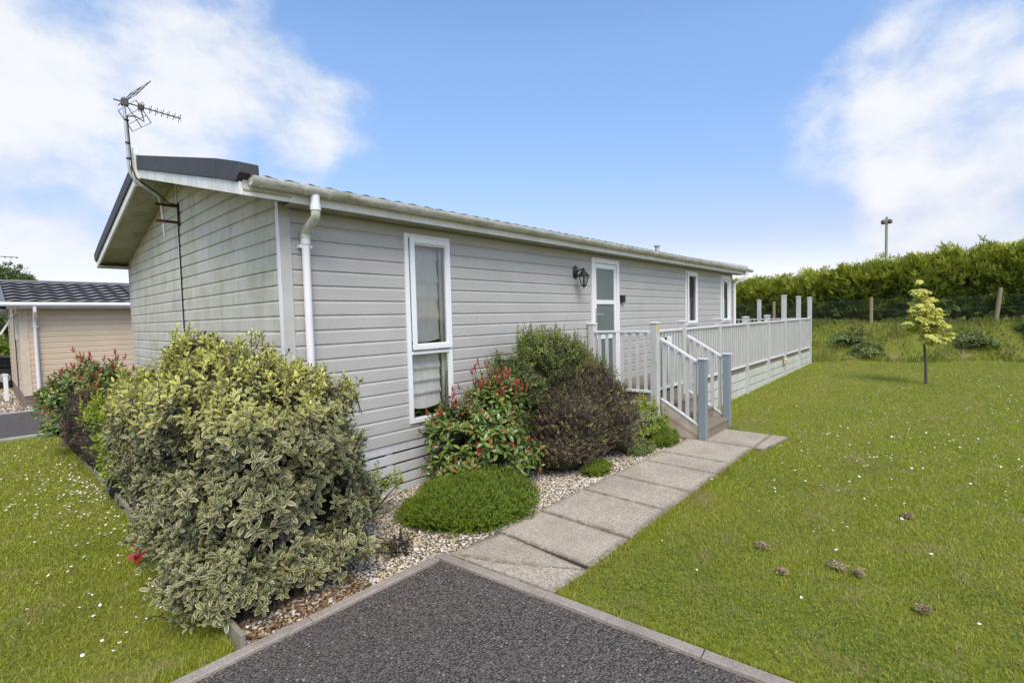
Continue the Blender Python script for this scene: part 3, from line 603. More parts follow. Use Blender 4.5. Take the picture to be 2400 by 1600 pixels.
def post(x, y, zt, z0=-.05, mat='rail', par=DK, name='post'):
    b = MB(); b.box(x, x + PW, y, y + PW, z0, zt); o = b.build(name, M[mat], par, .004)
    b = MB(); cap(b, x, y, zt); b.build('post_cap', M['rail_top'], o, .002); return o
for x_, zt in posts: post(x_, YF, zt)
for y_, zt in ((4.38, 2.055), (5.9, 1.6), (7.5, 2.055), (9.2, 2.055)): post(16.555, y_, zt)
post(6.2, 3.945, 1.575)
def rail(b, p0, p1, w_=.065, h=.032):
    p0 = Vector(p0); p1 = Vector(p1); d = (p1 - p0); hz = Vector((d.x, d.y, 0)).normalized(); n = Vector((-hz.y, hz.x, 0)) * (w_ / 2); u = Vector((0, 0, h))
    b.add([p0 - n, p0 + n, p0 + n + u, p0 - n + u, p1 - n, p1 + n, p1 + n + u, p1 - n + u], [(0, 1, 2, 3), (7, 6, 5, 4), (0, 4, 5, 1), (1, 5, 6, 2), (2, 6, 7, 3), (3, 7, 4, 0)])
RZ = 1.45
def bal_mesh(h):
    b = MB(); b.box(-.0225, .0225, -.010, .010, 0, h); return b
protos = {}
def baluster(parent, x, y, z, h, rot=0):
    key = round(h, 3)
    off = WL(parent)
    if key not in protos:
        me = bpy.data.meshes.new('baluster'); b = bal_mesh(h); me.from_pydata(b.v, [], b.f); me.materials.append(M['rail']); protos[key] = me
    o = bpy.data.objects.new('baluster', protos[key]); link(o, parent); o.location = (x - off[0], y - off[1], z - off[2]); o.rotation_euler = (0, 0, rot); return o
def bay(p0, p1, nb, parent=DK, zb=.60, rz0=RZ):
    """one railing bay between two posts; balusters become sub-parts"""
    b = MB(); rail(b, (*p0, rz0), (*p1, rz0)); r_ = b.build('handrail', M['rail_top'], parent, .004)
    b = MB(); rail(b, (*p0, zb), (*p1, zb), .05, .035); b.build('bottom_rail', M['rail_top'], parent, .003)
    d = Vector((p1[0] - p0[0], p1[1] - p0[1])); L_ = d.length; rot = math.atan2(d.y, d.x)
    for k in range(nb):
        q = (k + .62) / (nb + .24); baluster(r_, p0[0] + d.x * q, p0[1] + d.y * q, zb + .035, rz0 - zb - .035, rot)
ym = YF + .045
for (xa, _), (xb_, _) in zip(posts[1:-1], posts[2:]): 
    far = xa > 12.9
    bay((xa + PW, ym), (xb_, ym), 13)
ends = [(16.605, 3.1, 4.38), (16.605, 4.48, 5.9), (16.605, 6.0, 7.5), (16.605, 7.6, 9.2)]
b = MB(); b2 = MB()
for x_, ya, yb_ in ends:
    rail(b, (x_, ya, RZ), (x_, yb_, RZ)); rail(b, (x_, ya, .60), (x_, yb_, .60), .05, .035)
    for y_ in np.arange(ya + .09, yb_ - .03, .118): b2.box(x_ - .01, x_ + .01, y_ - .0225, y_ + .0225, .635, RZ)
er = b.build('end_rail', M['rail_top'], DK, .004); o = b2.build('baluster_row', M['rail'], er); o['kind'] = 'stuff'
bay((6.25, 3.945), (6.34, 3.10), 7, zb=.60)
# deck floor
b = MB()
for y_ in np.arange(3.105, 4.0, .125): b.box(6.33, 12.9 , y_, y_ + .12, .575, .600)
for y_ in np.arange(3.105, 9.3, .125): b.box(12.905, 16.64, y_, y_ + .12, .575, .600)
b.build('deck_floor', M['wood'], DK, .002)
b = MB(); b.box(7.28, 16.64, YF + .055, YF + .09, .50, .574); b.box(6.34, 7.26, YF + .055, YF + .09, .50, .574); b.box(6.33, 6.36, YF + .1, 3.95, .48, .574); b.box(16.62, 16.65, YF + .1, 9.2, .48, .574); b.build('joist', M['wood'], DK, .002)
b = MB()
for (xa, _), (xb_, _) in zip(posts[1:-1], posts[2:]):
    for za, zb_ in ((.350, .495), (.185, .335), (.005, .170)): b.box(xa + PW - .01, xb_ + .01, YF + .045, YF + .062, za, zb_)
for za, zb_ in ((.350, .475), (.185, .335), (-.02, .170)): pass
b.build('skirting', M['skirt_green'], DK, .002)
for xa, xb_, ya, yb_ in ((6.31, 6.328, YF + .1, 4.0), (16.652, 16.67, YF + .05, 9.2)):
    b = MB()
    for za, zb_ in ((.350, .475), (.185, .335), (-.02, .170)): b.box(xa, xb_, ya, yb_, za, zb_)
    b.build('skirting', M['skirt_green'], DK, .002)
b = MB(); b.box(7.4, 16.6, YF + .1, YF + .12, -.05, .56); b.box(6.36, 6.38, 3.12, 3.95, -.05, .5); b.build('underfloor_shade', M['dark'], DK)  # black sheets painting the shade behind the deck skirting
b = MB(); b.box(6.4255, 6.429, YF + .004, YF + .06, 1.46, 1.55); o = b.build('sticker', M['yellow'], DK)
b = MB(); b.box(6.35, 6.40, YF - .0035, YF - .001, 1.452, 1.553); s_ = b.build('sticker', M['yellow'], DK); 
b = MB()
for k in range(6): b.box(6.353, 6.375 + .012 * (k % 2), YF - .0048, YF - .0036, 1.462 + k * .015, 1.466 + k * .015)
b.build('sticker_print', M['black'], s_)
# gate between the two posts at the top of the steps
G = empty('gate', (6.43, 3.05, .62), 'pale slatted gate with a white notice at the top of the steps', 'gate')
b = MB(); rail(b, (6.435, ym, RZ), (7.262, ym, RZ), .06); b.build('top_rail', M['rail_top'], G, .004)
b = MB(); rail(b, (6.435, ym, .625), (7.262, ym, .625), .05, .035); b.build('bottom_rail', M['rail_top'], G, .003)
for k in range(8): baluster(G, 6.49 + k * .102, ym, .66, RZ - .66).name = 'slat'
b = MB(); b.box(6.70, 6.87, ym - .022, ym - .016, 1.255, 1.375); nn = b.build('notice', M['paper'], G)
b = MB()
for k in range(3): b.box(6.715, 6.855 - .03 * k, ym - .0232, ym - .0222, 1.345 - k * .022, 1.350 - k * .022)
b.build('print', M['ink'], nn)
b = MB(); b.box(6.67, 6.695, ym - .03, ym - .012, 1.30, 1.37); b.build('latch', M['black'], G, .003)
# steps
S = empty('steps', (6.46, 2.4, 0), 'weathered brown wooden steps with slatted handrails and slate blue newel posts', 'steps')
for sx, xx in (('l', 6.42), ('r', 7.365)):
    yN = 2.37
    b = MB(); b.box(xx, xx + .095, yN, yN + .095, -.05, 1.085); o = b.build('newel_post', M['newel'], S, .004)
    b = MB(); b.box(xx - .012, xx + .107, yN - .012, yN + .107, 1.085, 1.103); b.build('post_cap', M['rail_top'], o, .004)
    xc = xx + .045; s_ = .60
    b = MB(); rail(b, (xc, 2.465, 1.02), (xc, 3.0, 1.02 + .535 * s_), .06, .034); hr = b.build('handrail', M['rail_top'], S, .004)
    b = MB(); rail(b, (xc, 2.465, .175), (xc, 3.0, .175 + .535 * s_), .055, .028); b.build('bottom_rail', M['rail_top'], S, .003)
    for k in range(5):
        y_ = 2.50 + k * .108; zb = .203 + (y_ - 2.465) * s_; h = 1.02 - .203 + 0 * s_
        b = MB(); b.box(xc - .010, xc + .010, y_, y_ + .045, zb - .008, zb + h + .005); b.build('baluster', M['rail'], hr)
    b = MB(); 
    if sx == 'l': pl = [(2.465, .0), (3.0, .0), (3.0, .175 + .535 * s_ - .002), (2.465, .173)]
    else: pl = [(2.465, .0), (3.0, .30), (3.0, .175 + .535 * s_ - .002), (2.465, .173)]
    b.prism(pl, 0, xc - .018, xc + .008); b.build('side_board', M['side_board'], S, .002)
for k in range(3):
    z_ = .155 * (k + 1); y_ = 2.385 + .215 * k
    b = MB(); b.box(6.515, 7.365, y_ - .012, y_ + .10, z_ - .028, z_); b.box(6.515, 7.365, y_ + .105, y_ + .225, z_ - .028, z_); b.build('tread', M['wood'], S, .003)
    b = MB(); b.box(6.53, 7.36, y_ + .004, y_ + .024, z_ - .155, z_ - .029); b.build('riser', M['wood'], S, .002)
b = MB(); b.box(6.515, 7.3, 3.03, 3.05, .465, .574); b.build('riser', M['wood'], S)
b = MB(); b.lathe((0, 0, 0), [(.0, 0), (.05, 0), (.055, .01), (.04, .035), (.0, .045)], 14); b.v = [(13.50 + x_, 2.995 - z_, .49 + y_) for x_, y_, z_ in b.v]; b.box(13.42, 13.5, 2.98, 3.02, .40, .56); o = b.build('wall_socket', M['cream'], None, 0, True); tag(o, 'small cream round fitting low on a tall veranda post', 'fitting')

# ------------------------------------------------------------------ tan neighbour lodge
NB = empty('lodge', (.68, 15.3, 0), 'smaller tan boarded lodge with grey tiled roof across the lane', 'lodge')
NY0, NY1, NX0, NX1, NE = 15.3, 20.4, .69, 13.5, 2.22
b = MB(); siding(b, (0, NY0), (1, 0), (0, -1), [(NX0 + .12, NX1, .26, NE)], .26); b.build('wall', M['siding_tan'], NB); b = MB(); siding(b, (0, NY1), (1, 0), (0, 1), [(NX0, NX1, .26, NE)], .26); b.build('wall', M['siding_tan'], NB)
NC = (NY0 + NY1) / 2
b = MB(); siding(b, (NX0, 0), (0, 1), (-1, 0), [(NY0 + .06, NY1, .26, NE), (lambda z_: NC - (2.85 - z_) / .25, lambda z_: NC + (2.85 - z_) / .25, NE, 2.85)], .26); b.build('gable_wall', M['siding_tan'], NB)
b = MB(); b.box(NX0 - .014, NX0 + .13, NY0 - .014, NY0 + .06, .24, NE); b.build('corner_trim', plain('tan trim', (.62, .53, .41), .5), NB, .003)
b = MB()
for za, zb_ in ((.17, .245), (.085, .16), (0, .075)): b.box(NX0 + .01, NX1, NY0 + .01, NY0 + .03, za, zb_); b.box(NX0 + .01, NX0 + .03, NY0 + .03, NY1, za, zb_)
b.build('skirting', M['wood'], NB); b = MB(); b.box(NX0 + .08, NX1 - .05, NY0 + .08, NY1 - .08, -.05, 2.1); b.build('underfloor_shade', M['dark'], NB)  # black fill block, its colour painting the shade inside and below
XN = np.linspace(.46, NX1 + .3, 900); V = []; Qs = []
for sgn in (-1, 1):
    D = NC - 15.02; cs = 8; Lc = D / cs
    for c_ in range(cs):
        ya, yb_ = c_ * Lc, (c_ + 1) * Lc; base = len(V)
        for d_, dz in ((ya, .0), (yb_, .04), (yb_, .0)):
            for x_ in XN: V.append((x_, NC + sgn * (d_ + .018 * math.sin(x_ / .30 * 2 * PI) * (1 if d_ == yb_ else 0)), 2.95 - .25 * d_ + dz + .014 * math.sin(x_ / .30 * 2 * PI)))
        n = len(XN)
        for r_ in range(2):
            a_ = base + r_ * n; i_ = np.arange(n - 1); Qs.append(np.stack([a_ + i_, a_ + i_ + 1, a_ + n + i_ + 1, a_ + n + i_], -1))
nr = npobj('roof', V, quads=np.concatenate(Qs), mat=M['tile_grey'], parent=NB); nr.data.materials.append(M['dark'])
mi = np.concatenate([np.full(len(q_), k_ % 2) for k_, q_ in enumerate(Qs)]).astype(np.int32); nr.data.polygons.foreach_set('material_index', mi)  # risers coloured near-black to paint a shadow line under each course
b = MB(); b.tube([(.45, NC, 2.965), (NX1, NC, 2.965)], .05, 8); b.build('ridge_tile', M['tile_grey'], nr)
b = MB()
for s_ in (-1, 1):
    D = NC - 15.0; b.prism([(NC, 2.83), (NC + s_ * D, 2.83 - .25 * D), (NC + s_ * D, 3.005 - .25 * D), (NC, 3.005)], 0, .36, .50)
b.build('verge_cap', M['tile_grey'], nr, .004)
b = MB()
for s_ in (-1, 1): D = NC - 15.0; b.prism([(NC, 2.70), (NC + s_ * D, 2.70 - .25 * D), (NC + s_ * D, 2.829 - .25 * D), (NC, 2.829)], 0, .37, .39)
b.build('barge_board', M['barge'], nr)
b = MB()
for s_ in (-1, 1): D = NC - 15.0; b.prism([(NC, 2.895), (NC + s_ * D, 2.895 - .25 * D), (NC + s_ * D, 2.91 - .25 * D), (NC, 2.91)], 0, .391, NX1)
b.build('soffit', M['barge'], nr)
b = MB(); b.box(.40, NX1 + .3, 15.0, 15.02, 2.19, 2.30); b.box(.40, NX1, 15.02, 15.3, 2.19, 2.20); b.build('fascia', M['upvc'], nr)
b = MB(); b.tube([(.40, 14.95, 2.275), (NX1 + .3, 14.95, 2.275)], .05, 10); b.build('gutter', M['upvc'], nr, 0, True)
b = MB(); b.tube([(.93, 14.95, 2.25), (.93, 14.95, 2.12), (.93, 15.22, 1.95), (.93, 15.24, 1.9), (.93, 15.24, .05)], .034, 10); b.box(.87, .99, 15.21, 15.295, 1.78, 1.80); b.build('downpipe', M['pipe'], NB, 0, True)
b = MB(); b.box(.95, 1.2, 16.55, 16.75, 2.63, 2.74); b.build('roof_vent', M['tile'], nr, .01)
# gable window propped open
b = MB(); 
for y0_, y1_ in ((15.75, 16.5),):
    b.box(NX0 - .03, NX0 - .01, y0_, y0_ + .05, 1.5, 2.1); b.box(NX0 - .03, NX0 - .01, y1_ - .05, y1_, 1.5, 2.1); b.box(NX0 - .03, NX0 - .01, y0_ + .05, y1_ - .05, 1.5, 1.55); b.box(NX0 - .03, NX0 - .01, y0_ + .05, y1_ - .05, 2.05, 2.1)
wn = b.build('window', M['upvc'], NB)
b = MB(); b.box(NX0 - .012, NX0 - .009, 15.8, 16.45, 1.55, 2.05); b.build('pane', M['frosted'], wn)
b = MB(); Mx = Matrix.Translation((NX0 - .035, 0, 2.08)) @ Matrix.Rotation(math.radians(28), 4, 'Y')
for a_ in ((15.78, 15.83, -.52, 0), (16.42, 16.47, -.52, 0), (15.83, 16.42, -.52, -.47), (15.83, 16.42, -.05, 0)): b.box(-.02, .0, a_[0], a_[1], a_[2], a_[3], Mx)
b.build('sash', M['upvc'], wn)
b = MB(); b.tube([(NX0 - .015, 16.95, 2.4), (NX0 - .015, 16.9, 1.2), (NX0 - .015, 16.9, .3)], .012, 6); b.build('cable', M['cable'], NB)
# small white service post, neighbour aerial
b = MB(); b.box(.42, .50, 17.0, 17.08, 0, .62); b.box(.41, .51, 16.99, 17.09, .62, .66); o = b.build('marker_post', M['upvc'], None, .006); tag(o, 'short white post in the gravel by the tan gable', 'post')
A2 = empty('tv_aerial', (.15, 17.9, 2.9), 'distant small television aerial above the tan lodge roof', 'aerial')
b = MB(); b.tube([(.30, 17.9, 2.85), (.28, 17.9, 3.75)], .016, 6); b.build('mast', M['aerial'], A2)
b = MB(); b.tube([(.15, 17.9, 3.6), (.86, 17.8, 3.585)], .009, 5)
b.build('boom', M['aerial'], A2)
b = MB()
for k in np.linspace(.42, .85, 5): b.lathe((k, 17.86, 3.565), [(.0, 0), (.022, .012), (.022, .03), (.0, .042)], 6)
for k in (-.12, .12): b.tube([(.25, 17.9 + k, 3.45), (.12, 17.9 + k, 3.9)], .006, 5)
b.build('director', M['aerial'], A2)

# ------------------------------------------------------------------ car (mostly outside the frame)
C = empty('parked_car', (-.9, 22.0, 0), 'black hatchback parked behind the tan lodge at the left edge', 'car')
prf = [(-3.0, .35), (-3.0, .75), (-2.9, .98), (-2.55, 1.05), (-2.1, 1.40), (-1.4, 1.47), (-.6, 1.44), (.15, 1.02), (.75, .92), (1.12, .72), (1.18, .40), (1.1, .28), (1.05, .26)]
def arch(cx, r, a0=0, a1=PI): return [(cx + r * math.cos(a_), .30 + r * math.sin(a_)) for a_ in np.linspace(a0, a1, 9)]
outl = prf + arch(.55, .34) + arch(-2.15, .34)
def inset(p_, k): return p_
b = MB(); n = len(outl)
rows = []
for y_, tz, sx in ((21.12, .90, .97), (21.16, 1., 1.), (22.78, 1., 1.), (22.82, .90, .97)):
    rows.append([((-.9 + (x_ + .9) * sx), y_ + (.22 * max(0, z_ - .95) / .5 * (1 if y_ < 22 else -1)), z_ if z_ < .95 else z_) for x_, z_ in outl])
b.add([v for r_ in rows for v in r_], [(i + k * n, (i + 1) % n + k * n, (i + 1) % n + (k + 1) * n, i + (k + 1) * n) for k in range(3) for i in range(n)] + [tuple(range(n)), tuple(3 * n + i for i in range(n - 1, -1, -1))])
b.build('body', M['carpaint'], C, 0, True)
b = MB(); b.add([(-2.4, 21.135, 1.0), (-.1, 21.135, 1.0), (-.62, 21.30, 1.37), (-2.05, 21.30, 1.36)], [(0, 1, 2, 3)]); b.build('side_window', M['frosted'], C)
b = MB(); b.add([(.02, 21.35, 1.10), (.02, 22.6, 1.10), (-.52, 22.5, 1.43), (-.52, 21.42, 1.43)], [(0, 1, 2, 3)]); b.build('windscreen', M['frosted'], C)
for cx in (.55, -2.15):
    for y_ in (21.14, 22.62):
        b = MB(); b.lathe((0, 0, 0), [(.2, 0), (.285, .01), (.30, .04), (.30, .16), (.285, .19), (.2, .2)], 24); b.v = [(cx + x_, y_ + z_, .30 + y2) for x_, y2, z_ in b.v]; wl = b.build('wheel', M['tube'], C, 0, True)
        b = MB(); b.lathe((0, 0, 0), [(.0, -.006), (.06, -.006), (.19, .004), (.2, .02), (.0, .02)], 20); b.v = [(cx + x_, y_ + z_, .30 + y2) for x_, y2, z_ in b.v]; b.build('rim', M['metal'], wl, 0, True)
b = MB(); b.box(1.02, 1.14, 21.2, 21.5, .58, .72); b.build('headlight', M['glass'], C)

# ------------------------------------------------------------------ foliage
def norm(a): return a / (np.linalg.norm(a, axis=-1, keepdims=True) + 1e-9)
def perp(a):
    r = rng.normal(size=a.shape); return norm(r - a * np.sum(r * a, -1, keepdims=True))
TV = np.array([0, .28, .28, .28, .58, .58, .58, .84, .84, .84, 1.0]); TU = np.array([0, -.78, 0, .78, -1., 0, 1., -.66, 0, .66, 0]); TE = np.array([.35, 1, 0, 1, 1, 0, 1, 1, .2, 1, 1.])
TT = np.array([[0, 2, 1], [0, 3, 2], [7, 8, 10], [8, 9, 10]]); TQ = np.array([[1, 2, 5, 4], [2, 3, 6, 5], [4, 5, 8, 7], [5, 6, 9, 8]])
def leaves(P, D, Nn, L_, W_, fold=.18, curl=.15, wave=0.):
    """11-vertex leaves; returns dict"""
    n = len(P); S_ = np.cross(D, Nn); S_ = norm(S_)
    L_ = np.broadcast_to(L_, n)[:, None, None]; W_ = np.broadcast_to(W_, n)[:, None, None]
    v = TV[None, :, None]; u = TU[None, :, None]
    V = P[:, None] + D[:, None] * v * L_ + S_[:, None] * u * W_ * .5 + Nn[:, None] * (np.abs(u) * fold * W_ - curl * L_ * v ** 2)
    if wave: V = V + Nn[:, None] * (rng.uniform(-1, 1, (n, 11))[:, :, None] * wave * W_ * np.abs(u))
    o = (np.arange(n) * 11)[:, None, None]
    return dict(V=V.reshape(-1, 3), T=(TT[None] + o).reshape(-1, 3), Q=(TQ[None] + o).reshape(-1, 4), edge=np.tile(TE, n), n=n, k=11)
def needles(P, D, Nn, L_, W_, curl=.1):
    """4-vertex diamond leaves"""
    n = len(P); S_ = norm(np.cross(D, Nn)); L_ = np.broadcast_to(L_, n)[:, None]; W_ = np.broadcast_to(W_, n)[:, None]
    V = np.stack([P, P + D * L_ * .45 + S_ * W_ * .5, P + D * L_ - Nn * curl * L_, P + D * L_ * .45 - S_ * W_ * .5], 1)
    o = (np.arange(n) * 4)[:, None]
    return dict(V=V.reshape(-1, 3), T=np.zeros((0, 3), int), Q=np.arange(4)[None] + o, edge=np.tile([.5, 1, .5, 1], n), n=n, k=4)
def foliage(name, Ls, rnds, youngs, mat, parent):
    V = []; T = []; Q = []; E = []; Rr = []; Y = []; b = 0
    for L_, r_, y_ in zip(Ls, rnds, youngs):
        V.append(L_['V']); T.append(L_['T'] + b); Q.append(L_['Q'] + b); E.append(L_['edge']); Rr.append(np.repeat(r_, L_['k'])); Y.append(np.repeat(y_, L_['k'])); b += len(L_['V'])
    return npobj(name, np.concatenate(V), np.concatenate(T), np.concatenate(Q), mat, parent, dict(edge=np.concatenate(E), rnd=np.concatenate(Rr), young=np.concatenate(Y)), True)
def rosettes(P, O, n, L_, W_, gap=.004, t0=25, t1=80, fold=.18, curl=.15, lj=.25, wave=0):
    """n leaves spiral around shoot tips P with axes O; later leaves sit lower and open wider"""
    m = len(P); A1 = perp(O); A2 = np.cross(O, A1); ph0 = rng.uniform(0, 6.28, m)
    PP = []; DD = []; NN = []; K = []
    for k in range(n):
        ph = ph0 + k * 2.4 + rng.normal(0, .25, m); t_ = np.radians(t0 + (t1 - t0) * (k / max(1, n - 1)) + rng.normal(0, 9, m))
        pr = A1 * np.cos(ph)[:, None] + A2 * np.sin(ph)[:, None]
        PP.append(P - O * (gap * k)); DD.append(O * np.cos(t_)[:, None] + pr * np.sin(t_)[:, None]); NN.append(O * np.sin(t_)[:, None] - pr * np.cos(t_)[:, None]); K.append(np.full(m, k))
    PP, DD, NN, K = map(np.concatenate, (PP, DD, NN, K)); s_ = 1 + rng.uniform(-lj, lj, len(PP)); s_ *= .72 + .28 * np.minimum(1, K / 3.)
    return leaves(PP, DD, NN, L_ * s_, W_ * s_, fold, curl, wave), K
def lump(d, seed, amp):
    r_ = np.random.default_rng(seed); v = np.zeros(len(d))
    for _ in range(9):
        f_ = r_.normal(size=3) * 3.2; v += np.sin(d @ f_ + r_.uniform(0, 6.28))
    return 1 + amp * v / 3
def shell(ells, n, seed, amp=.12, depth=(0, .25), zmin=.04, bias=0.):
    """points on lumpy union of ellipsoids (centre, radii); returns positions, outward directions, depth 0..1"""
    w_ = np.array([e[1][0] * e[1][1] + e[1][1] * e[1][2] + e[1][0] * e[1][2] for e in ells]); w_ = w_ / w_.sum(); P = []; O = []; Dp = []
    for j, (c, r_) in enumerate(ells):
        m = int(n * w_[j] * 1.35); c = np.array(c); r_ = np.array(r_); u = norm(rng.normal(size=(m, 3))); u[:, 2] = np.where(u[:, 2] < -.35, -u[:, 2] * .4, u[:, 2]); u = norm(u)
        dp = rng.uniform(depth[0], depth[1], m) ** 1.0
        q = c + u * r_ * (lump(u, seed + j, amp) * (1 - dp))[:, None]; o = norm(u / r_)
        keep = q[:, 2] > zmin
        for i, (c2, r2) in enumerate(ells):
            if i != j: keep &= np.sum(((q - np.array(c2)) / (np.array(r2) * .86)) ** 2, 1) > 1
        P.append(q[keep]); O.append(o[keep]); Dp.append(dp[keep])
    return np.concatenate(P), np.concatenate(O), np.concatenate(Dp)
def core(ells, seed, amp, f, mat, parent, name='dark_core'):  # dark hull added inside each plant, painting its inner shade and blocking see-through
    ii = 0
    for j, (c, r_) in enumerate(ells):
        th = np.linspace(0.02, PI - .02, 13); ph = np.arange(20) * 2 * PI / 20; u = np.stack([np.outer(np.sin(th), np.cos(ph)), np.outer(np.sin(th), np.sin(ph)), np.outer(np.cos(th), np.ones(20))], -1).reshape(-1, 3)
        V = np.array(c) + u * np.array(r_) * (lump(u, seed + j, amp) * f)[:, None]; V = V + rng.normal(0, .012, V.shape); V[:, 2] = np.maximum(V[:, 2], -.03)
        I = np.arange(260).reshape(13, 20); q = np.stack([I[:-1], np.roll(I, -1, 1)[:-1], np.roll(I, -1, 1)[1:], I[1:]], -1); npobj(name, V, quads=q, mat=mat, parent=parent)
def stems(name, base, tips, parent, mat, r0=.012, r1=.002, n=5, wob=.04):
    b = MB()
    for t_ in tips:
        p0 = np.array(base) + rng.normal(0, .03, 3) * [1, 1, 0]; t_ = np.array(t_); m1 = p0 + (t_ - p0) * [.25, .25, .45] + rng.normal(0, wob, 3); m2 = p0 + (t_ - p0) * [.62, .62, .78] + rng.normal(0, wob, 3)
        b.tube([p0, m1, m2, t_], [r0, r0 * .75, r0 * .45, r1], n)
    return b.build(name, mat, parent, 0, True)

M['varleaf'] = m_leaf('variegated leaf', ((.062, .085, .032), (.175, .185, .075)), (.56, .53, .28), .64, (.68, .68, .15), (.16, .12, .075), .42, .22)
M['pholeaf'] = m_leaf('glossy green leaf', ((.060, .125, .022), (.26, .34, .07)), None, 0, (.50, .045, .055), (.26, .20, .05), .28, .2, .6)
M['pitleaf'] = m_leaf('small green leaf', ((.050, .085, .022), (.17, .22, .055)), None, 0, (.34, .38, .07), None, .35, .22)
M['purpleleaf'] = m_leaf('purple bronze leaf', ((.032, .022, .018), (.16, .11, .08)), None, 0, (.42, .38, .10), None, .38, .18)
M['limeleaf'] = m_leaf('lime green leaf', ((.16, .24, .025), (.34, .42, .05)), None, 0, (.48, .48, .06), None, .45, .28)
M['heather'] = m_leaf('heather needle', ((.075, .145, .012), (.225, .31, .028)), None, 0, (.42, .48, .06), (.20, .15, .06), .55, .25, .3)
M['conifer'] = m_leaf('conifer spray', ((.065, .110, .020), (.17, .245, .038)), None, 0, (.58, .60, .07), None, .55, .25, .3)
M['mapleleaf'] = m_leaf('pale yellow maple leaf', ((.46, .50, .05), (.68, .68, .12)), (.74, .73, .34), .7, (.72, .70, .16), None, .5, .4)
M['treeleaf'] = m_leaf('tree leaf', ((.045, .085, .02), (.12, .17, .04)), None, 0, (.25, .28, .05), None, .5, .25)
M['weed'] = m_leaf('weed leaf', ((.10, .145, .04), (.26, .32, .10)), None, 0, (.30, .30, .08), None, .5, .25)

M['core'] = m_stain('dark core hull', (.045, .050, .025), (.02, .018, .012), .6, 25, .95, (1, 1, 1), .1)  # hull colour kept dark to paint the shade within the shrubs
M['core_green'] = m_stain('dark green core hull', (.06, .10, .018), (.025, .04, .01), .6, 30, .95, (1, 1, 1), .1)
# -- big variegated shrub in front
bush = empty('variegated_shrub', (1.35, 3.45, 0), 'large cream and green variegated shrub spilling over the kerb corner', 'shrub')
ells = [((1.20, 3.80, 1.02), (.55, .90, .52)), ((1.50, 3.42, 1.02), (.36, .40, .44)), ((1.28, 3.42, .55), (.55, .55, .50)), ((1.55, 3.36, .66), (.36, .40, .46)), ((.98, 4.40, 1.02), (.36, .52, .46)), ((1.0, 4.30, .58), (.36, .52, .48)), ((1.74, 3.36, .34), (.32, .30, .28)), ((1.64, 3.40, .58), (.34, .34, .36)), ((1.10, 4.0, 1.46), (.20, .28, .19)), ((.92, 3.18, .22), (.32, .36, .28)), ((1.42, 3.06, .18), (.42, .26, .22)), ((.92, 3.8, .26), (.32, .66, .32)), ((.88, 4.72, .92), (.22, .36, .38))]
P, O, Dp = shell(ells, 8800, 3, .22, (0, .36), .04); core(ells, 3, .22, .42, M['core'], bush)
O = norm(O + np.array([0, 0, .55]) + rng.normal(0, .22, O.shape)); P = P + rng.normal(0, .022, P.shape)
top = np.clip((P[:, 2] - .98) / .45, 0, 1) * (Dp < .16)
lr, K = rosettes(P, O, 8, .046, .0185, .007, 22, 92, .12, .25, .45, .12)
yg = np.tile(top, 8) * rng.uniform(.3, 1, len(K)) * (K < 7) + (K < 2) * .12
# young shoots standing above the top
idx = np.where((top > .3) & (rng.random(len(P)) < .30))[0]; P2 = P[idx] + np.array([0, 0, 1]) * rng.uniform(.02, .09, len(idx))[:, None]; O2 = norm(np.array([0, 0, 1.]) + rng.normal(0, .18, (len(idx), 3)))
lr2, K2 = rosettes(P2, O2, 9, .045, .019, .010, 12, 62, .12, .15, .25, .1)
foliage('foliage', [lr, lr2], [rng.random(lr['n']), rng.random(lr2['n'])], [yg, rng.uniform(.35, .95, lr2['n'])], M['varleaf'], bush)
b = MB()
for i in range(0, len(P), 2):
    q = P[i] - O[i] * .05; b.tube([q - O[i] * rng.uniform(.05, .16) + rng.normal(0, .015, 3), q, P[i]], [.0045, .003, .002], 4, False)
for q, o_ in zip(P2, O2): b.tube([q - o_ * .16, q], [.003, .002], 4, False)
b.build('twigs', M['darkbark'], bush)
tips = [(.92, 3.7, 1.1), (1.0, 4.4, 1.1), (1.3, 3.9, 1.4), (1.6, 3.3, 1.1), (1.35, 3.1, .9), (.85, 3.3, .8), (1.75, 3.4, .6), (.95, 4.0, 1.3), (1.45, 3.6, 1.3), (1.1, 3.2, .5), (1.15, 3.5, 1.2), (.8, 4.3, .7)]
stems('trunk', (1.3, 3.55, -.02), tips, bush, M['darkbark'], .022, .004, 7, .05)

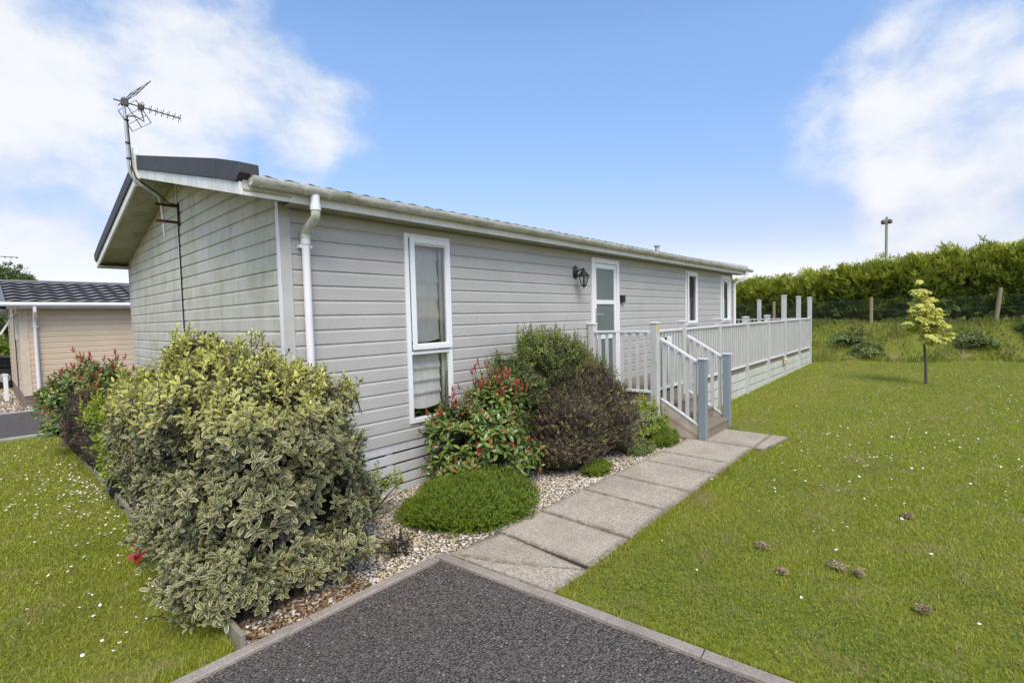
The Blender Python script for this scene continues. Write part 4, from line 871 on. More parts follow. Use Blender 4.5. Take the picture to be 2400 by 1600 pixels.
def photinia(loc, ells, n, label, seed, Lf=.075, nred=40, sparse=1.0, group='red-tipped photinia shrubs'):
    o = empty('photinia_shrub', loc, label, 'shrub', group)
    if n > 100: core(ells, seed, .15, .48, M['core'], o)
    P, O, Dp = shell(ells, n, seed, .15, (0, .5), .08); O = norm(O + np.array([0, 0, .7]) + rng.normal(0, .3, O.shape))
    l1, K = rosettes(P, O, 7, Lf, Lf * .40, .012, 35, 88, .16, .22, .3)
    l1y = (rng.random(l1['n']) < .05) * rng.uniform(.4, .9, l1['n'])
    ctop = np.argsort(-(P[:, 2] + rng.normal(0, .14, len(P))))[:nred]; P2 = P[ctop] + O[ctop] * rng.uniform(.02, .16, nred)[:, None]; O2 = norm(np.array([0, 0, 1.]) + .35 * O[ctop])
    l2, K2 = rosettes(P2, O2, 5, Lf * .72, Lf * .22, .014, 8, 38, .3, -.1, .3)
    side = rng.choice(len(P), nred // 2, False); P3 = P[side] + O[side] * .03; l3, K3 = rosettes(P3, O[side], 4, Lf * .7, Lf * .24, .01, 15, 60, .3, 0, .3)
    foliage('foliage', [l1, l2, l3], [rng.random(l1['n']), rng.random(l2['n']), rng.random(l3['n'])], [l1y, rng.uniform(.75, 1, l2['n']), rng.uniform(.6, 1, l3['n'])], M['pholeaf'], o)
    b = MB()
    for i in range(0, len(P), 1): b.tube([P[i] - O[i] * .14 + rng.normal(0, .02, 3), P[i]], [.004, .0025], 4, False)
    for i, j in enumerate(ctop): b.tube([P[j] - O[j] * .05, P2[i]], [.003, .002], 4, False)
    b.build('twigs', M['darkbark'], o)
    c = np.array(loc); stems('trunk', (c[0], c[1], -.02), [P[i] for i in rng.choice(len(P), 16, False)], o, M['bark'], .013, .003, 5, .05); return o
photinia((3.42, 3.48, 0), [((3.40, 3.48, .55), (.42, .42, .48)), ((3.58, 3.32, .24), (.38, .34, .28)), ((3.12, 3.66, .60), (.28, .28, .30)), ((3.54, 3.48, .88), (.30, .30, .28)), ((3.2, 3.55, .26), (.40, .38, .28))], 760, 'red-tipped green shrub in front of the tall window', 21, .078, 60)
photinia((1.10, 9.0, 0), [((1.12, 9.0, .86), (.46, .50, .46)), ((.88, 9.1, .70), (.40, .5, .42)), ((1.3, 9.0, .5), (.4, .5, .4)), ((.80, 8.9, .40), (.28, .4, .3))], 760, 'red-tipped shrub at the far end of the bed near the lane', 22, .085, 70)
photinia((1.0, 4.9, 0), [((.86, 4.95, .42), (.16, .2, .16)), ((.95, 5.1, .62), (.12, .2, .14))], 40, 'scraps of red-tipped shrub poking out of the variegated shrub', 23, .07, 14)

def smallleaf(name, loc, ells, n, label, seed, mat, Lf, Wf, per, top_y, cat='shrub', gap=.011, upb=.6, shoots=60, amp=.12, depth=.3, youngp=.12, zmin=.03, group=None, t0=30, t1=80):
    o = empty(name, loc, label, cat, group)
    if n > 600: core(ells, seed, amp, .74, M['core'], o)
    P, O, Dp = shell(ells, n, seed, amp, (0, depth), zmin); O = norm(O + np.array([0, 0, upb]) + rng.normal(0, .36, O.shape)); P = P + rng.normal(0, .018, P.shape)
    l1, K = rosettes(P, O, per, Lf, Wf, gap, t0, t1, .15, .1, .3)
    hi = np.clip((P[:, 2] - top_y) / .3, 0, 1) * (Dp < .1); yy = np.tile(hi, per) * .6 * rng.random(len(K)) + (np.tile(rng.random(len(P)) < youngp, per)) * rng.uniform(.3, .9, len(K)) * (K < per * .6)
    L_ = [l1]; Y_ = [yy]
    if shoots:
        ct = np.argsort(-(P[:, 2] + rng.normal(0, .1, len(P))))[:shoots]; P2 = P[ct] + np.array([0, 0, 1]) * rng.uniform(.03, .11, shoots)[:, None]; O2 = norm(np.array([0, 0, 1.]) + rng.normal(0, .15, (shoots, 3)))
        l2, K2 = rosettes(P2, O2, per + 3, Lf * .9, Wf * .9, gap, 15, 60, .15, .1, .3); L_.append(l2); Y_.append(rng.uniform(.2, .7, l2['n']))
    foliage('foliage', L_, [rng.random(a['n']) for a in L_], Y_, M[mat], o)
    c = np.array(loc); stems('stem', (c[0], c[1], -.02), [P[i] for i in rng.choice(len(P), min(26, len(P)), False)], o, M['darkbark'], .012 if Lf > .015 else .004, .0025, 5, .04); return o
smallleaf('pittosporum_shrub', (4.35, 3.72, 0), [((4.62, 3.58, 1.14), (.62, .38, .46)), ((5.15, 3.52, .90), (.52, .38, .46)), ((4.20, 3.64, .92), (.46, .36, .46)), ((4.9, 3.52, .60), (.66, .38, .50)), ((4.3, 3.62, .40), (.60, .36, .40)), ((5.45, 3.50, .62), (.36, .30, .36))], 6000, 'tall light green small-leaved shrub left of the door', 31, 'pitleaf', .032, .012, 10, 1.1, shoots=170, amp=.20)
smallleaf('purple_shrub', (4.55, 3.15, 0), [((4.55, 3.12, .46), (.62, .42, .56)), ((5.10, 3.06, .42), (.50, .36, .54)), ((4.28, 3.16, .26), (.48, .38, .32)), ((4.90, 3.16, .80), (.40, .30, .34))], 7500, 'dark purple bronze rounded shrub beside the path', 32, 'purpleleaf', .019, .009, 11, 5., gap=.008, shoots=90, amp=.17, youngp=.22)
smallleaf('purple_shrub', (.92, 7.9, 0), [((.88, 7.9, .48), (.26, .42, .54)), ((.95, 7.3, .34), (.24, .5, .40)), ((.92, 8.3, .38), (.24, .4, .42))], 2600, 'dark purple shrub at the edge of the daisy lawn', 33, 'purpleleaf', .022, .010, 10, 5., gap=.008, shoots=20, amp=.1, youngp=.05)
smallleaf('lime_shrub', (.88, 6.2, 0), [((.84, 6.2, .84), (.22, .30, .22)), ((.90, 6.0, .62), (.22, .34, .28)), ((.84, 5.8, .40), (.16, .3, .24))], 560, 'bright lime green shrub behind the variegated shrub', 34, 'limeleaf', .035, .018, 8, .8, shoots=25, amp=.2)
smallleaf('lime_shrub', (2.12, 3.72, 0), [((2.10, 3.66, .34), (.20, .16, .14)), ((2.34, 3.60, .30), (.15, .10, .08))], 110, 'small yellow green shrub against the white skirting boards', 35, 'limeleaf', .035, .011, 9, .3, shoots=16, amp=.25, zmin=.1)
smallleaf('box_shrub', (1.15, 14.95, 0), [((1.18, 14.85, .28), (.34, .22, .26))], 650, 'clipped round green bush at the foot of the tan lodge', 36, 'pitleaf', .035, .018, 7, 3, shoots=0, amp=.05)
smallleaf('euonymus_plant', (5.95, 2.95, 0), [((5.95, 3.02, .38), (.26, .16, .22)), ((6.15, 2.90, .22), (.28, .12, .14)), ((5.75, 2.9, .16), (.2, .14, .13))], 170, 'yellow variegated plant at the side of the steps', 37, 'limeleaf', .045, .018, 7, .3, shoots=14, amp=.25, cat='plant')
smallleaf('bay_seedling', (5.62, 3.28, 0), [((5.62, 3.28, .62), (.22, .16, .16))], 130, 'loose green shoots between the purple shrub and the veranda', 38, 'pitleaf', .035, .013, 8, .3, shoots=16, amp=.25, cat='plant')
smallleaf('dark_groundcover', (5.45, 2.86, 0), [((5.42, 2.84, .05), (.26, .17, .09))], 260, 'low leafy green plant beside the path slabs', 39, 'weed', .03, .018, 6, .3, shoots=0, amp=.2, cat='plant', zmin=.01)
smallleaf('variegated_seedling', (2.0, 2.98, 0), [((1.98, 3.02, .06), (.14, .16, .06))], 26, 'pale thin seedlings in the gravel beside the variegated shrub', 40, 'varleaf', .03, .010, 6, .3, shoots=0, amp=.3, cat='plant', zmin=.01)

def heather(loc, ells, n, label, seed, L_=.014, W_=.0042, per=16, cat='heather'):
    o = empty('heather_plant', loc, label, cat); core(ells, seed, .16, .82, M['core_green'], o)
    P, O, Dp = shell(ells, n, seed, .16, (0, .2), .012); O = norm(O + np.array([0, 0, .55]) + rng.normal(0, .28, O.shape)); m = len(P)
    PP = []; DD = []; NN = []; K = []
    A1 = perp(O); A2 = np.cross(O, A1); sl = rng.uniform(.025, .075, m)
    for k in range(per):
        ph = k * 2.4 + rng.uniform(0, .8, m); t_ = np.radians(rng.uniform(18, 52, m)); pr = A1 * np.cos(ph)[:, None] + A2 * np.sin(ph)[:, None]
        PP.append(P + O * (sl * (k / per - .35))[:, None]); DD.append(O * np.cos(t_)[:, None] + pr * np.sin(t_)[:, None]); NN.append(O * np.sin(t_)[:, None] - pr * np.cos(t_)[:, None]); K.append(np.full(m, k / per))
    PP, DD, NN, K = map(np.concatenate, (PP, DD, NN, K)); l1 = needles(PP, DD, NN, L_ * rng.uniform(.8, 1.4, len(PP)), W_)
    foliage('foliage', [l1], [np.clip(np.tile(rng.random(m), per) * .6 + rng.random(l1['n']) * .3, 0, .92)], [np.clip(K - .3, 0, 1) * .8 * np.tile(rng.random(m), per)], M['heather'], o)
    c = np.array(loc); stems('stem', (c[0], c[1], -.01), [P[i] for i in rng.choice(m, 24, False)], o, M['bark'], .004, .0015, 4, .02); return o
heather((2.78, 3.08, 0), [((2.78, 3.10, .03), (.47, .50, .30)), ((2.98, 3.02, .05), (.36, .38, .24)), ((2.62, 3.25, .05), (.34, .36, .22))], 9500, 'low bright green heather mound between gravel and path', 41)
heather((4.42, 2.80, 0), [((4.42, 2.80, .03), (.17, .10, .09))], 700, 'tiny bright green heather tuft in front of the purple shrub', 42)
heather((6.02, 2.72, 0), [((5.98, 2.74, .05), (.26, .13, .15))], 1300, 'bright green heather at the corner of the steps', 43)

# little red seedling at the lawn edge
rs = empty('photinia_seedling', (.72, 4.33, 0), 'small red-leaved shoot drooping over the lawn edge', 'plant')
b = MB(); b.tube([(.95, 4.5, .02), (.84, 4.42, .16), (.72, 4.33, .10), (.68, 4.27, .07)], [.004, .004, .003, .002], 5); b.build('stem', M['darkbark'], rs, 0, True)
P = np.array([(.70, 4.30, .08), (.72, 4.33, .10), (.84, 4.42, .17), (.80, 4.38, .14)]); O = norm(np.array([(-.5, -.3, .5), (.2, -.5, .6), (-.3, -.3, 1), (-.4, .2, 1.)]))
l1, K = rosettes(P, O, 5, .095, .040, .008, 30, 80, .2, .1); foliage('foliage', [l1], [rng.random(l1['n'])], [np.tile([1, 1, .5, .0], 5)], M['pholeaf'], rs)

# -- maple sapling
mp_ = empty('maple_sapling', (13.55, .33, .06), 'young maple with pale yellow leaves on the lawn', 'tree')
g0 = float(gz(13.55, .33)) - .03
b = MB(); tp = [(13.55, .33, g0), (13.55, .34, .5), (13.55, .37, .95), (13.55, .39, 1.4), (13.55, .43, 1.9), (13.55, .46, 2.24)]; b.tube(tp, [.026, .022, .020, .016, .010, .005], 8)
br = []
for k in range(44):
    z0_ = rng.uniform(.95, 2.1); f_ = (z0_ - .9) / 1.35; a_ = k * 2.4; ln_ = .34 * (1 - f_) ** .8 * rng.uniform(.55, 1.25) + .04; s_ = np.array([13.55, np.interp(z0_, [p_[2] for p_ in tp], [p_[1] for p_ in tp]), z0_]); e_ = s_ + np.array([math.cos(a_) * ln_, math.sin(a_) * ln_ - .02, ln_ * .28]); br.append((s_, e_)); b.tube([s_, (s_ + e_) / 2 + [0, 0, .02], e_], [.008, .006, .003], 5)
b.build('trunk', M['bark'], mp_, 0, True)
PP = []; 
for s_, e_ in br:
    for q in np.linspace(.25, 1, 6):
        for _ in range(4): PP.append(s_ + (e_ - s_) * q + rng.normal(0, .025, 3))
PP += [np.array([13.55, .46, 2.28]) + rng.normal(0, .02, 3) for _ in range(5)]; PP = np.array(PP)
# five-lobed leaves: three overlapping lobes per leaf
Ls = []; Yo = []; Rn = []
az = rng.uniform(0, 6.28, len(PP)); r_each = rng.random(len(PP)); yo = np.clip((PP[:, 2] - 1.0) / 1.2, 0, 1)
for da, sc_ in ((0, 1.), (.85, .8), (-.85, .8), (1.6, .5), (-1.6, .5)):
    D = np.stack([np.cos(az + da), np.sin(az + da), np.full(len(PP), -.45)], 1); Nn = norm(np.stack([np.cos(az) * .3, np.sin(az) * .3, np.ones(len(PP))], 1)); D = norm(D); Nn = norm(Nn - D * np.sum(D * Nn, 1, keepdims=True))
    l_ = leaves(PP, D, Nn, .125 * sc_, .066 * sc_, .08, .25); Ls.append(l_); Rn.append(r_each); Yo.append(yo * rng.uniform(.2, .9, len(PP)))
foliage('crown', Ls, Rn, Yo, M['mapleleaf'], mp_)

# -- conifer hedge: one tree each, fence in front
def conifer(loc, h, w_, seed, label, name='hedge_conifer', group='clipped conifers forming the hedge'):
    o = empty(name, loc, label, 'conifer', group); r_ = np.random.default_rng(seed); x0, y0, z0 = loc
    nb = 170; P = []; O = []
    for k in range(nb):
        f_ = (k / nb) ** .9; z_ = z0 + .06 + f_ * (h - .12); a_ = r_.uniform(0, 6.28); rad = w_ * (1 - .30 * max(0, f_ - .7) / .3) * r_.uniform(.75, 1.12)
        e_ = np.array([math.cos(a_), math.sin(a_), .22 + .7 * f_ ** 2]); e_ /= np.linalg.norm(e_)
        for q in np.linspace(.35, 1, 9):
            for _ in range(3): P.append(np.array([x0, y0, z_]) + e_ * rad * q + r_.normal(0, .10, 3)); O.append(norm(e_ + r_.normal(0, .3, 3) + [0, 0, .25]))
    P = np.array(P); O = np.array(O); m = len(P); D1 = perp(O); Ls = []; Rn = []; Yn = []; rr = r_.random(m)
    out = np.hypot(P[:, 0] - x0, P[:, 1] - y0) / w_; ytop = np.clip((P[:, 2] - z0 - h * .55) / (h * .45), 0, 1); tipy = np.clip(out - .45, 0, 1) * 1.1
    for k in range(7):
        s_ = (k % 2) * 2 - 1 if k else 0; t_ = k * .028
        D = norm(O + D1 * s_ * .75); Nn = norm(np.cross(O, D1)); l_ = needles(P + O * t_, D, Nn, .17 * r_.uniform(.6, 1.3, m), .034, .1); Ls.append(l_); Rn.append(rr); Yn.append(np.clip(np.maximum((ytop * .7 + .18) * tipy, np.clip(ytop * 1.5 - .45, 0, 1) * .62) * (.45 + .75 * rr) + r_.normal(0, .08, m), 0, 1))
    foliage('crown', Ls, Rn, Yn, M['conifer'], o)
    b = MB()
    b.tube([(x0, y0, z0 - .2), (x0 + .03, y0, z0 + h * .5), (x0, y0, z0 + h * .92)], [.07, .05, .012], 7); b.build('trunk', M['bark'], o, 0, True); return o
HX = 21.75
hl = ['far left hedge conifer behind the lodge roof', 'hedge conifer just past the lodge gutter end', 'hedge conifer behind the short veranda posts', 'hedge conifer behind the tallest veranda post', 'hedge conifer right of the veranda end post', 'bushy hedge conifer left of the lamp pole', 'hedge conifer in front of the lamp pole', 'hedge conifer just right of the lamp pole', 'hedge conifer directly behind the yellow maple', 'hedge conifer right of the yellow maple', 'tall hedge conifer behind the leaning fence post', 'tallest hedge conifer at the right edge', 'hedge conifer cut off by the right picture edge']
for i, y_ in enumerate(np.linspace(8.2, -3.4, 13)):
    htop = np.interp(y_, [-4, -2, 0, 1.5, 3, 5, 7, 9], [1.98, 1.92, 1.76, 1.58, 1.40, 1.24, 1.16, 1.14]) + rng.uniform(-.05, .08)
    conifer((HX + rng.uniform(-.15, .15), y_, 1.2), htop, 1.02, 100 + i, hl[i])
FN = empty('wire_fence', (20.35, 1.9, 1.2), 'chain-link fence on rough timber posts below the hedge', 'fence')
for y_, lean, hh in ((4.9, 0, .86), (1.93, 0, .86), (-1.05, -.10, .98), (7.9, 0, .9), (-4.0, 0, .9)):
    b = MB(); zz = float(gz(20.3, y_)) - .15; b.tube([(20.3, y_, zz), (20.28, y_ + lean, zz + hh + .15)], [.058, .052], 9); b.build('post', M['post_wood'], FN, .004)
b = MB(); pit = .085; z0_, z1_ = 1.15, 2.0
for k in np.arange(-5, 9, pit):
    for s_ in (1, -1):
        a_ = [(20.36, k, z0_), (20.36, k + s_ * (z1_ - z0_), z1_)]; b.tube(a_, .0012, 3, False)
for z_ in (1.3, 1.65, 2.0): b.tube([(20.36, -5, z_), (20.36, 9, z_)], .003, 4)
b.build('wire_mesh', plain('green fence wire', (.14, .19, .15), .5), FN)

# light pole behind the hedge
LP = empty('lamp_pole', (40, 3.04, 1.2), 'tall grey lamp pole with twin round floodlights beyond the hedge', 'lamp post')
b = MB(); b.tube([(40, 3.04, 1.1), (40, 3.04, 7.45)], [.09, .075], 10); b.box(39.93, 40.07, 2.97, 3.11, 7.25, 7.62); b.build('pole', M['pole'], LP, 0, True)
for s_ in (-1, 1):
    b = MB(); b.lathe((40, 3.04 + s_ * .17, 7.16), [(.0, 0), (.09, .02), (.135, .10), (.13, .22), (.07, .30), (.0, .32)], 12); b.build('floodlight', M['aerial'], LP, 0, True)

# trees and bushes behind the tan lodge
def tree(loc, h, cr, seed, label, n=1500, Lf=.09, name='tree', mat='treeleaf', group=None, ell=None, amp=.25):
    o = empty(name, loc, label, 'tree', group); c = np.array(loc)
    ell = ell or [((c[0], c[1], c[2] + h - cr), (cr, cr, cr * .9)), ((c[0] + cr * .7, c[1], c[2] + h - cr * 1.3), (cr * .6, cr * .6, cr * .6)), ((c[0] - cr * .8, c[1], c[2] + h - cr * 1.2), (cr * .7, cr * .7, cr * .6))]
    P, O, Dp = shell(ell, n, seed, amp, (0, .6), .3); O = norm(O + rng.normal(0, .5, O.shape)); l1, K = rosettes(P, O, 6, Lf, Lf * .55, .03, 30, 85, .1, .1, .3)
    foliage('crown', [l1], [rng.random(l1['n'])], [(rng.random(l1['n']) < .1) * .8], M[mat], o)
    stems('trunk', (c[0], c[1], c[2] - .1), [P[i] for i in rng.choice(len(P), 14, False)], o, M['bark'], .10 if h > 3 else .03, .01, 6, .15); return o
tree((1.1, 31, 0), 4.75, .9, 51, 'leafy tree showing above the tan lodge roof', 1300, .10)
tree((-.6, 29.5, 0), 5.0, 1.4, 52, 'leafy tree at the left edge behind the tan lodge', 1500, .10)
tree((.3, 25.5, 0), 2.9, 1.1, 53, 'dark green bush beyond the parked car', 1800, .09, 'bush', 'pitleaf', None, [((.3, 25.5, 1.8), (1.0, .8, 1.1)), ((-1.2, 25.5, 1.7), (1.0, .8, 1.2)), ((1.6, 25.7, 1.2), (.8, .8, 1.0))])
tree((.2, 24.4, 0), 1.7, .7, 54, 'yellow green bush beside the tan gable', 1100, .08, 'bush', 'limeleaf', None, [((.3, 24.4, 1.05), (.8, .5, .65)), ((-.9, 24.4, .95), (.9, .5, .7))])
b = MB(); b.box(-20, 30, 26.6, 27.4, 0, 1.2); 

# ------------------------------------------------------------------ grass, gravel, daisies
def inpoly_lawn_r(x, y): # right-hand lawn
    r_ = (x > kx(y) + .075) & (y < np.where(x > 6.0, 1.785 - .12 * np.maximum(x - 5.5, 0), 1.765 + .004 * x) + .02 * np.sin(x * 9))
    r2 = (x > 7.29) & (y < 3.02) & ~((x < 7.47) & (y > 2.36)) & ~((x > 7.3) & (x < 7.47) & (y > 2.3))
    return (r_ & (x < 7.3)) | r2
def blades(name, X, Y, h, w_, mat, label, lean=.5):
    n = len(X); Z = gz(X, Y) - .014; P = np.stack([X, Y, Z], 1); a_ = rng.uniform(0, 6.28, n); S_ = np.stack([np.cos(a_), np.sin(a_), np.zeros(n)], 1); b_ = rng.uniform(0, 6.28, n); ld = np.stack([np.cos(b_), np.sin(b_), np.zeros(n)], 1) * (h * lean * rng.random(n))[:, None]; up = np.array([0, 0, 1.])
    V = np.stack([P - S_ * w_[:, None] * .5, P + S_ * w_[:, None] * .5, P + up * (h * .6)[:, None] + ld * .4 + S_ * w_[:, None] * .38, P + up * (h * .6)[:, None] + ld * .4 - S_ * w_[:, None] * .38, P + up * h[:, None] + ld], 1).reshape(-1, 3)
    o5 = (np.arange(n) * 5)[:, None]; return tag(npobj(name, V, np.array([[3, 2, 4]]) + o5, np.array([[0, 1, 2, 3]]) + o5, mat, None, dict(rnd=np.repeat(rng.random(n), 5))), label, 'grass', None, 'stuff')
def scatter(xr, yr, n, test, dens): # rejection by density function of distance
    X = rng.uniform(*xr, n); Y = rng.uniform(*yr, n); k = test(X, Y) & (rng.random(n) < dens(np.hypot(X, Y))); return X[k], Y[k]
dn = lambda d: np.clip((4.0 / d) ** 2, .0, 1)
Xs = []; Ys = []
for (xr, yr, n) in (((2.1, 8), (-3.2, 1.9), 250000), ((8, 18.9), (-5.2, 3.1), 480000)):
    a_, c_ = scatter(xr, yr, n, lambda x, y: inpoly_lawn_r(x, y) & (x < bank_x(y) + .3) & (y > -.42 * x - .4), dn); Xs.append(a_); Ys.append(c_)
a_, c_ = scatter((-1.6, .84), (2.72, 10.9), 240000, lambda x, y: (x > .02 * y - .75 - .03 * y), lambda d: np.clip((3.6 / d) ** 2, 0, 1)); Xs.append(a_); Ys.append(c_)
X = np.concatenate(Xs); Y = np.concatenate(Ys)
spots = [(4.75, -.55, .26), (4.4, -.75, .2), (7.5, .9, .3), (10.2, 1.5, .45), (9.0, -.9, .35), (13.5, 1.6, .6), (6.2, -.2, .2), (3.6, .3, .16), (.3, 3.3, .25), (.62, 3.6, .2), (.55, 3.05, .2), (-.3, 5.6, .3), (15, -1.5, .6), (11.5, -2.2, .5)]
kp = np.ones(len(X))
for a_, c_, r_ in spots: kp = np.minimum(kp, 1 - .62 * np.exp(-((X - a_) ** 2 + ((Y - c_) * 1.6) ** 2) / r_ ** 2 * (1 + .5 * np.sin(X * 31) * np.sin(Y * 27))))
k = rng.random(len(X)) < kp; X, Y = X[k], Y[k]; d = np.hypot(X, Y); n = len(X)
print('blades', n)
blades('grass', X, Y, rng.uniform(.012, .030, n) * np.clip(1 + (d - 5) * .02, 1, 1.4), np.clip(.0032 * d / 3.2, .003, .012), M['grass'], 'short mown lawn grass', 1.5)
# longer fringe along slabs, posts, kerbs and edging
fx = [np.stack([rng.uniform(2.3, 6.4, 3000), 1.76 + rng.normal(-.015, .018, 3000)], 1)]
yk = rng.uniform(-2.5, 1.75, 3200); fx.append(np.stack([kx(yk) + .085 + np.abs(rng.normal(0, .012, 3200)), yk], 1))
fx.append(np.stack([.835 - np.abs(rng.normal(0, .02, 2600)), rng.uniform(2.75, 10.5, 2600)], 1))
for c_ in ((7.46, 2.33), (7.55, 2.6), (7.40, 2.34)): fx.append(np.array(c_) + rng.normal(0, .045, (160, 2)))
fx.append(np.stack([rng.uniform(7.5, 16.9, 3200), 3.03 - np.abs(rng.normal(0, .03, 3200))], 1)); fx.append(np.stack([rng.uniform(-3, .7, 900), 2.78 + np.abs(rng.normal(0, .03, 900))], 1))
fx = np.concatenate(fx); n = len(fx); blades('grass', fx[:, 0], fx[:, 1], rng.uniform(.018, .06, n), np.full(n, .0045), M['grass'], 'longer grass fringe along edges', 1.0)
# clover and broad lawn weeds, and a few blown leaves on the tarmac
cc = np.array([(2.6, 1.35), (2.9, .95), (2.75, 1.55), (3.2, 1.4), (3.6, 1.2), (3.0, .4), (4.3, .9), (3.9, -.2), (5.2, 1.2), (5.0, -.9), (6.3, .6), (.2, 3.9), (-.3, 3.4), (.5, 5.0), (2.75, .1), (3.4, -.6)])
q = cc[rng.integers(0, len(cc), 15000)] + rng.normal(0, .22, (15000, 2)); k = inpoly_lawn_r(q[:, 0], q[:, 1]) | ((q[:, 0] < .83) & (q[:, 1] > 2.76)); q = q[k]; n = len(q); P = np.stack([q[:, 0], q[:, 1], rng.uniform(.004, .024, n)], 1)
a_ = rng.uniform(0, 6.28, n); D = norm(np.stack([np.cos(a_), np.sin(a_), rng.normal(.1, .3, n)], 1)); Nn = norm(np.array([0, 0, 1.]) + rng.normal(0, .3, (n, 3))); l1 = needles(P, D, norm(Nn - D * np.sum(D * Nn, 1, keepdims=True)), rng.uniform(.008, .017, n), .010, .1)
M['clover'] = m_leaf('clover leaf', ((.10, .155, .016), (.22, .30, .03)), None, 0, (.2, .3, .05), None, .55, .2)
tag(foliage('clover', [l1], [rng.random(n)], [np.zeros(n)], M['clover'], None), 'clover and small broad-leaved weeds in the lawn', 'clover', None, 'stuff')
n = 34; P = np.stack([rng.uniform(.7, 2.1, n), 2.62 - np.abs(rng.normal(0, .35, n)), np.full(n, .006)], 1); a_ = rng.uniform(0, 6.28, n); D = np.stack([np.cos(a_), np.sin(a_), np.zeros(n)], 1); Nn = norm(np.array([0, 0, 1.]) + rng.normal(0, .25, (n, 3)))
tag(foliage('fallen_leaves', [leaves(P, D, norm(Nn - D * np.sum(D * Nn, 1, keepdims=True)), rng.uniform(.008, .024, n), .010, .2, .2)], [.3 + .7 * rng.random(n)], [np.zeros(n)], M['litter'], None), 'scraps of dead leaf on the tarmac near the kerb', 'fallen leaves', None, 'stuff')
# bank
n = 34000; X = rng.uniform(17.0, 20.8, n); Y = rng.uniform(-6, 9, n); k = (X > bank_x(Y) - .05 - .12 * np.sin(Y * 2.3)) & (rng.random(n) < .35 + .65 * (np.sin(X * 2.2 + Y) * np.sin(Y * 1.7) > -.35)); X, Y = X[k], Y[k]; n = len(X)
cl = .5 + .5 * np.sin(X * 3.1 + np.sin(Y * 2.3) * 2) * np.sin(Y * 3.7 + X); blades('grass', X, Y, (.05 + .15 * cl) * rng.uniform(.5, 1.3, n), np.full(n, .017), M['wild'], 'rough long grass on the bank below the hedge', .8)
for i, (x_, y_, s_, mt, lb) in enumerate(((18.9, 2.35, .36, 'weed', 'grey green thistle clump low on the bank by the veranda'), (18.4, 1.9, .26, 'weed', 'leafy weed clump at the bank foot near the thistles'), (19.4, -.55, .26, 'weed', 'broad-leaved weed below the leaning fence post'), (19.9, -1.9, .3, 'weed', 'bushy weed at the right end of the bank'))):
    z_ = float(gz(x_, y_)); smallleaf('weed_clump', (x_, y_, z_ - .02), [((x_, y_, z_ + s_ * .35), (s_, s_ * 1.3, s_ * .75))], 200, lb, 60 + i, mt, .10, .035, 6, 9, shoots=24, amp=.7, cat='weed', group='weeds on the bank')
# daisies
def daisies(name, X, Y, label, r=.010, mat=None, zo=.03):
    n = len(X); Z = gz(X, Y) + rng.uniform(zo * .7, zo, n); rr = r * rng.uniform(.7, 1.2, n); tl = rng.normal(0, .28, (n, 2)); V = []; k = 7
    ang = np.arange(k) * 2 * PI / k; ring_ = np.stack([X[:, None] + rr[:, None] * np.cos(ang), Y[:, None] + rr[:, None] * np.sin(ang), Z[:, None] + rr[:, None] * (tl[:, :1] * np.cos(ang) + tl[:, 1:] * np.sin(ang))], -1); c_ = np.stack([X, Y, Z + rr * .25], -1)[:, None]
    V = np.concatenate([ring_, c_], 1).reshape(-1, 3); o8 = (np.arange(n) * 8)[:, None, None]; T = np.array([[i, (i + 1) % k, k] for i in range(k)])[None] + o8; e_ = np.tile([1.] * k + [0.], n)
    return tag(npobj(name, V, T.reshape(-1, 3), None, mat, None, dict(edge=e_)), label, 'daisies', None, 'stuff')
t = NT('daisy'); M['daisy'] = t.fin(t.mix(t.ramp(t.attr('edge'), .22, .3), (.75, .55, .06), (.88, .88, .86)), .6, .3)
cx_ = rng.uniform(2.6, 17, 240); cy_ = rng.uniform(-4.4, 2.6, 240); XX = np.concatenate([cx_ + rng.normal(0, .22, 240) for _ in range(5)]); YY = np.concatenate([cy_ + rng.normal(0, .22, 240) for _ in range(5)])
k = inpoly_lawn_r(XX, YY) & (XX < bank_x(YY)) & (rng.random(len(XX)) < .12 + .62 * (np.abs(YY + .3 * XX - 1.2) < 2.8)); XX, YY = XX[k], YY[k]; k = (np.hypot(XX, YY) > 4.8) | (rng.random(len(XX)) < .45); daisies('daisies', XX[k], YY[k], 'white daisies scattered over the right-hand lawn', .0095, M['daisy'])
n = 400; XX = .80 - np.abs(rng.normal(0, .33, n)); YY = rng.uniform(3.2, 10.5, n); YY = np.where(rng.random(n) < .6, rng.normal(6.6, .9, n), YY); k = (YY > 3) & (YY < 10.7); daisies('daisies', XX[k], YY[k], 'white daisies thick on the lawn left of the bed', .0085, M['daisy'])
daisies('dandelions', np.array([18.3, 18.9, 18.5, 19.2, 18.1, 18.6, 19.5]), np.array([2.95, 2.7, 2.8, 2.55, 2.9, 2.7, 2.9]), 'yellow dandelions on the bank by the veranda end', .03, plain('dandelion', (.8, .6, .03), .6), .22)

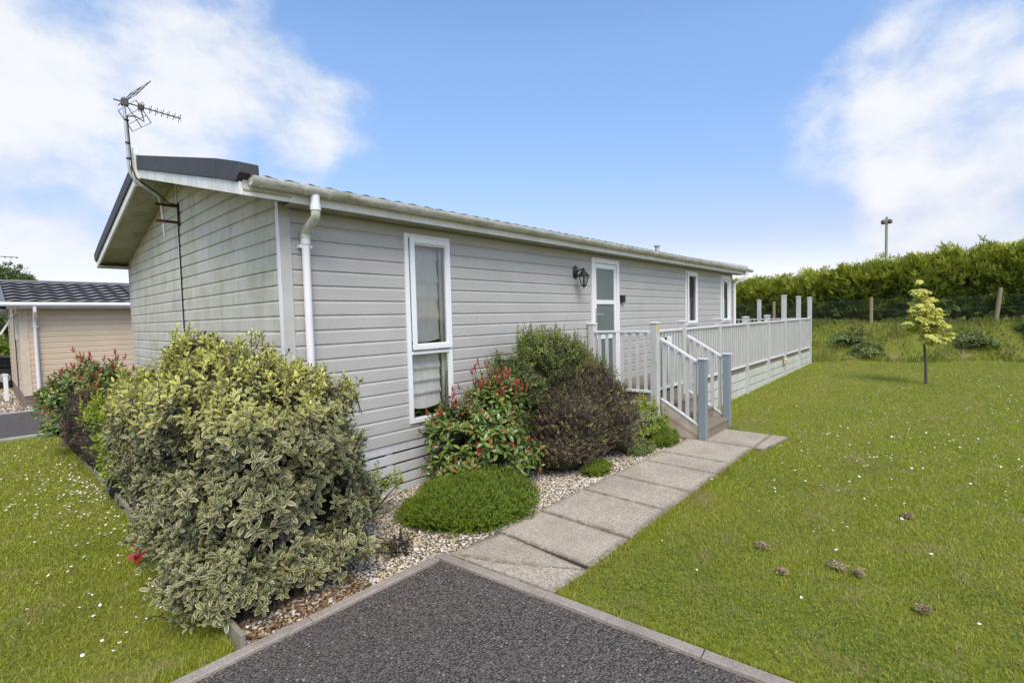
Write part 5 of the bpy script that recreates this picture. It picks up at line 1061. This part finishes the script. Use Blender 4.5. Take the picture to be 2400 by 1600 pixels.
# gravel
ICO = None
def pebbles(name, X, Y, s_, label, z=-.006, mat='pebble', flat=.6):
    n = len(X); ph = (1 + 5 ** .5) / 2; iv = norm(np.array([(-1, ph, 0), (1, ph, 0), (-1, -ph, 0), (1, -ph, 0), (0, -1, ph), (0, 1, ph), (0, -1, -ph), (0, 1, -ph), (ph, 0, -1), (ph, 0, 1), (-ph, 0, -1), (-ph, 0, 1)], float))
    it = np.array([(0, 11, 5), (0, 5, 1), (0, 1, 7), (0, 7, 10), (0, 10, 11), (1, 5, 9), (5, 11, 4), (11, 10, 2), (10, 7, 6), (7, 1, 8), (3, 9, 4), (3, 4, 2), (3, 2, 6), (3, 6, 8), (3, 8, 9), (4, 9, 5), (2, 4, 11), (6, 2, 10), (8, 6, 7), (9, 8, 1)])
    sc_ = s_[:, None] * rng.uniform(.55, 1.0, (n, 3)) * [1, 1, flat]; v = iv[None] * (1 + rng.normal(0, .13, (n, 12, 1))) * sc_[:, None]; a_ = rng.uniform(0, 6.28, n); c_, s2 = np.cos(a_), np.sin(a_)
    vx = v[:, :, 0] * c_[:, None] - v[:, :, 1] * s2[:, None]; vy = v[:, :, 0] * s2[:, None] + v[:, :, 1] * c_[:, None]; V = np.stack([vx + X[:, None], vy + Y[:, None], v[:, :, 2] + z + (s_ * flat * .5)[:, None] + rng.uniform(0, .006, n)[:, None]], -1).reshape(-1, 3)
    T = (it[None] + (np.arange(n) * 12)[:, None, None]).reshape(-1, 3); return tag(npobj(name, V, T, None, M[mat], None, dict(rnd=np.repeat(rng.random(n), 12))), label, 'gravel', None, 'stuff')
n = 30000; X = rng.uniform(.88, 6.9, n); Y = rng.uniform(2.6, 4.06, n); k = (Y > np.where(X < 2.2, 2.72, 2.66 - .012 * (X - 2.2))) & ((X < 6.35) | (Y > 3.1)) & ~((X > 6.4) & (Y > 2.3)) & (rng.random(n) < np.clip(3.9 / X, .3, 1)) & ~(np.hypot(X - 1.1, Y - 3.3) < .35)
X, Y = X[k], Y[k]; pebbles('gravel', X, Y, rng.uniform(.008, .0165, len(X)) * np.clip(1 + (X - 3) * .05, 1, 1.2), 'cream and tan gravel beside the lodge')
n = 6000; X = rng.uniform(.88, 1.7, n); Y = rng.uniform(4.0, 10.9, n); pebbles('gravel', X, Y, rng.uniform(.010, .02, n), 'gravel strip at the gable end of the lodge')
n = 5000; X = rng.uniform(-2.5, 2.6, n); Y = rng.uniform(14.45, 20.5, n); k = ~((X > .65) & (Y > 15.25)); pebbles('gravel', X[k], Y[k], rng.uniform(.02, .035, k.sum()), 'gravel strip beside the tan lodge')
# leaf litter under the front of the variegated shrub
n = 900; X = rng.uniform(.88, 1.62, n); Y = 2.73 + np.abs(rng.normal(0, .2, n)); P = np.stack([X, Y, rng.uniform(.0, .02, n)], 1); a_ = rng.uniform(0, 6.28, n); D = norm(np.stack([np.cos(a_), np.sin(a_), rng.normal(0, .2, n)], 1)); Nn = norm(np.array([0, 0, 1.]) + rng.normal(0, .3, (n, 3)))
l1 = needles(P, D, Nn, rng.uniform(.02, .045, n), .016, .2); tag(foliage('leaf_litter', [l1], [rng.random(n)], [np.zeros(n)], M['litter'], None), 'brown fallen leaves under the variegated shrub', 'leaf litter', None, 'stuff')
# a few dried turf clumps and fallen leaves on the lawn
for i, (x_, y_, r_, lb) in enumerate(((3.72, .97, .026, 'dry brown clump with a dark spot on the near lawn'), (3.73, .52, .040, 'largest torn brown turf clump on the near lawn'), (3.43, .78, .017, 'small brown turf scrap between two larger clumps'), (3.70, .40, .016, 'brown turf scrap just right of the largest clump'), (5.0, .22, .022, 'brown turf clump further up the right-hand lawn'), (3.47, .08, .018, 'brown turf scrap nearest the right edge'))):
    m = 520; P = np.array([x_, y_, .016]) + rng.normal(0, 1, (m, 3)) * [r_ * .5, r_ * .7, .009]; P[:, 2] = np.abs(P[:, 2]) + .004; D = norm(rng.normal(0, 1, (m, 3)) * [1, 1, .22]); Nn = perp(D); l1 = needles(P, D, Nn, rng.uniform(.012, .026, m), .0045, .2)
    tag(foliage('turf_clump', [l1], [rng.random(m)], [np.zeros(m)], M['moss'], None), lb, 'turf clump', 'dried turf clumps on the lawn')
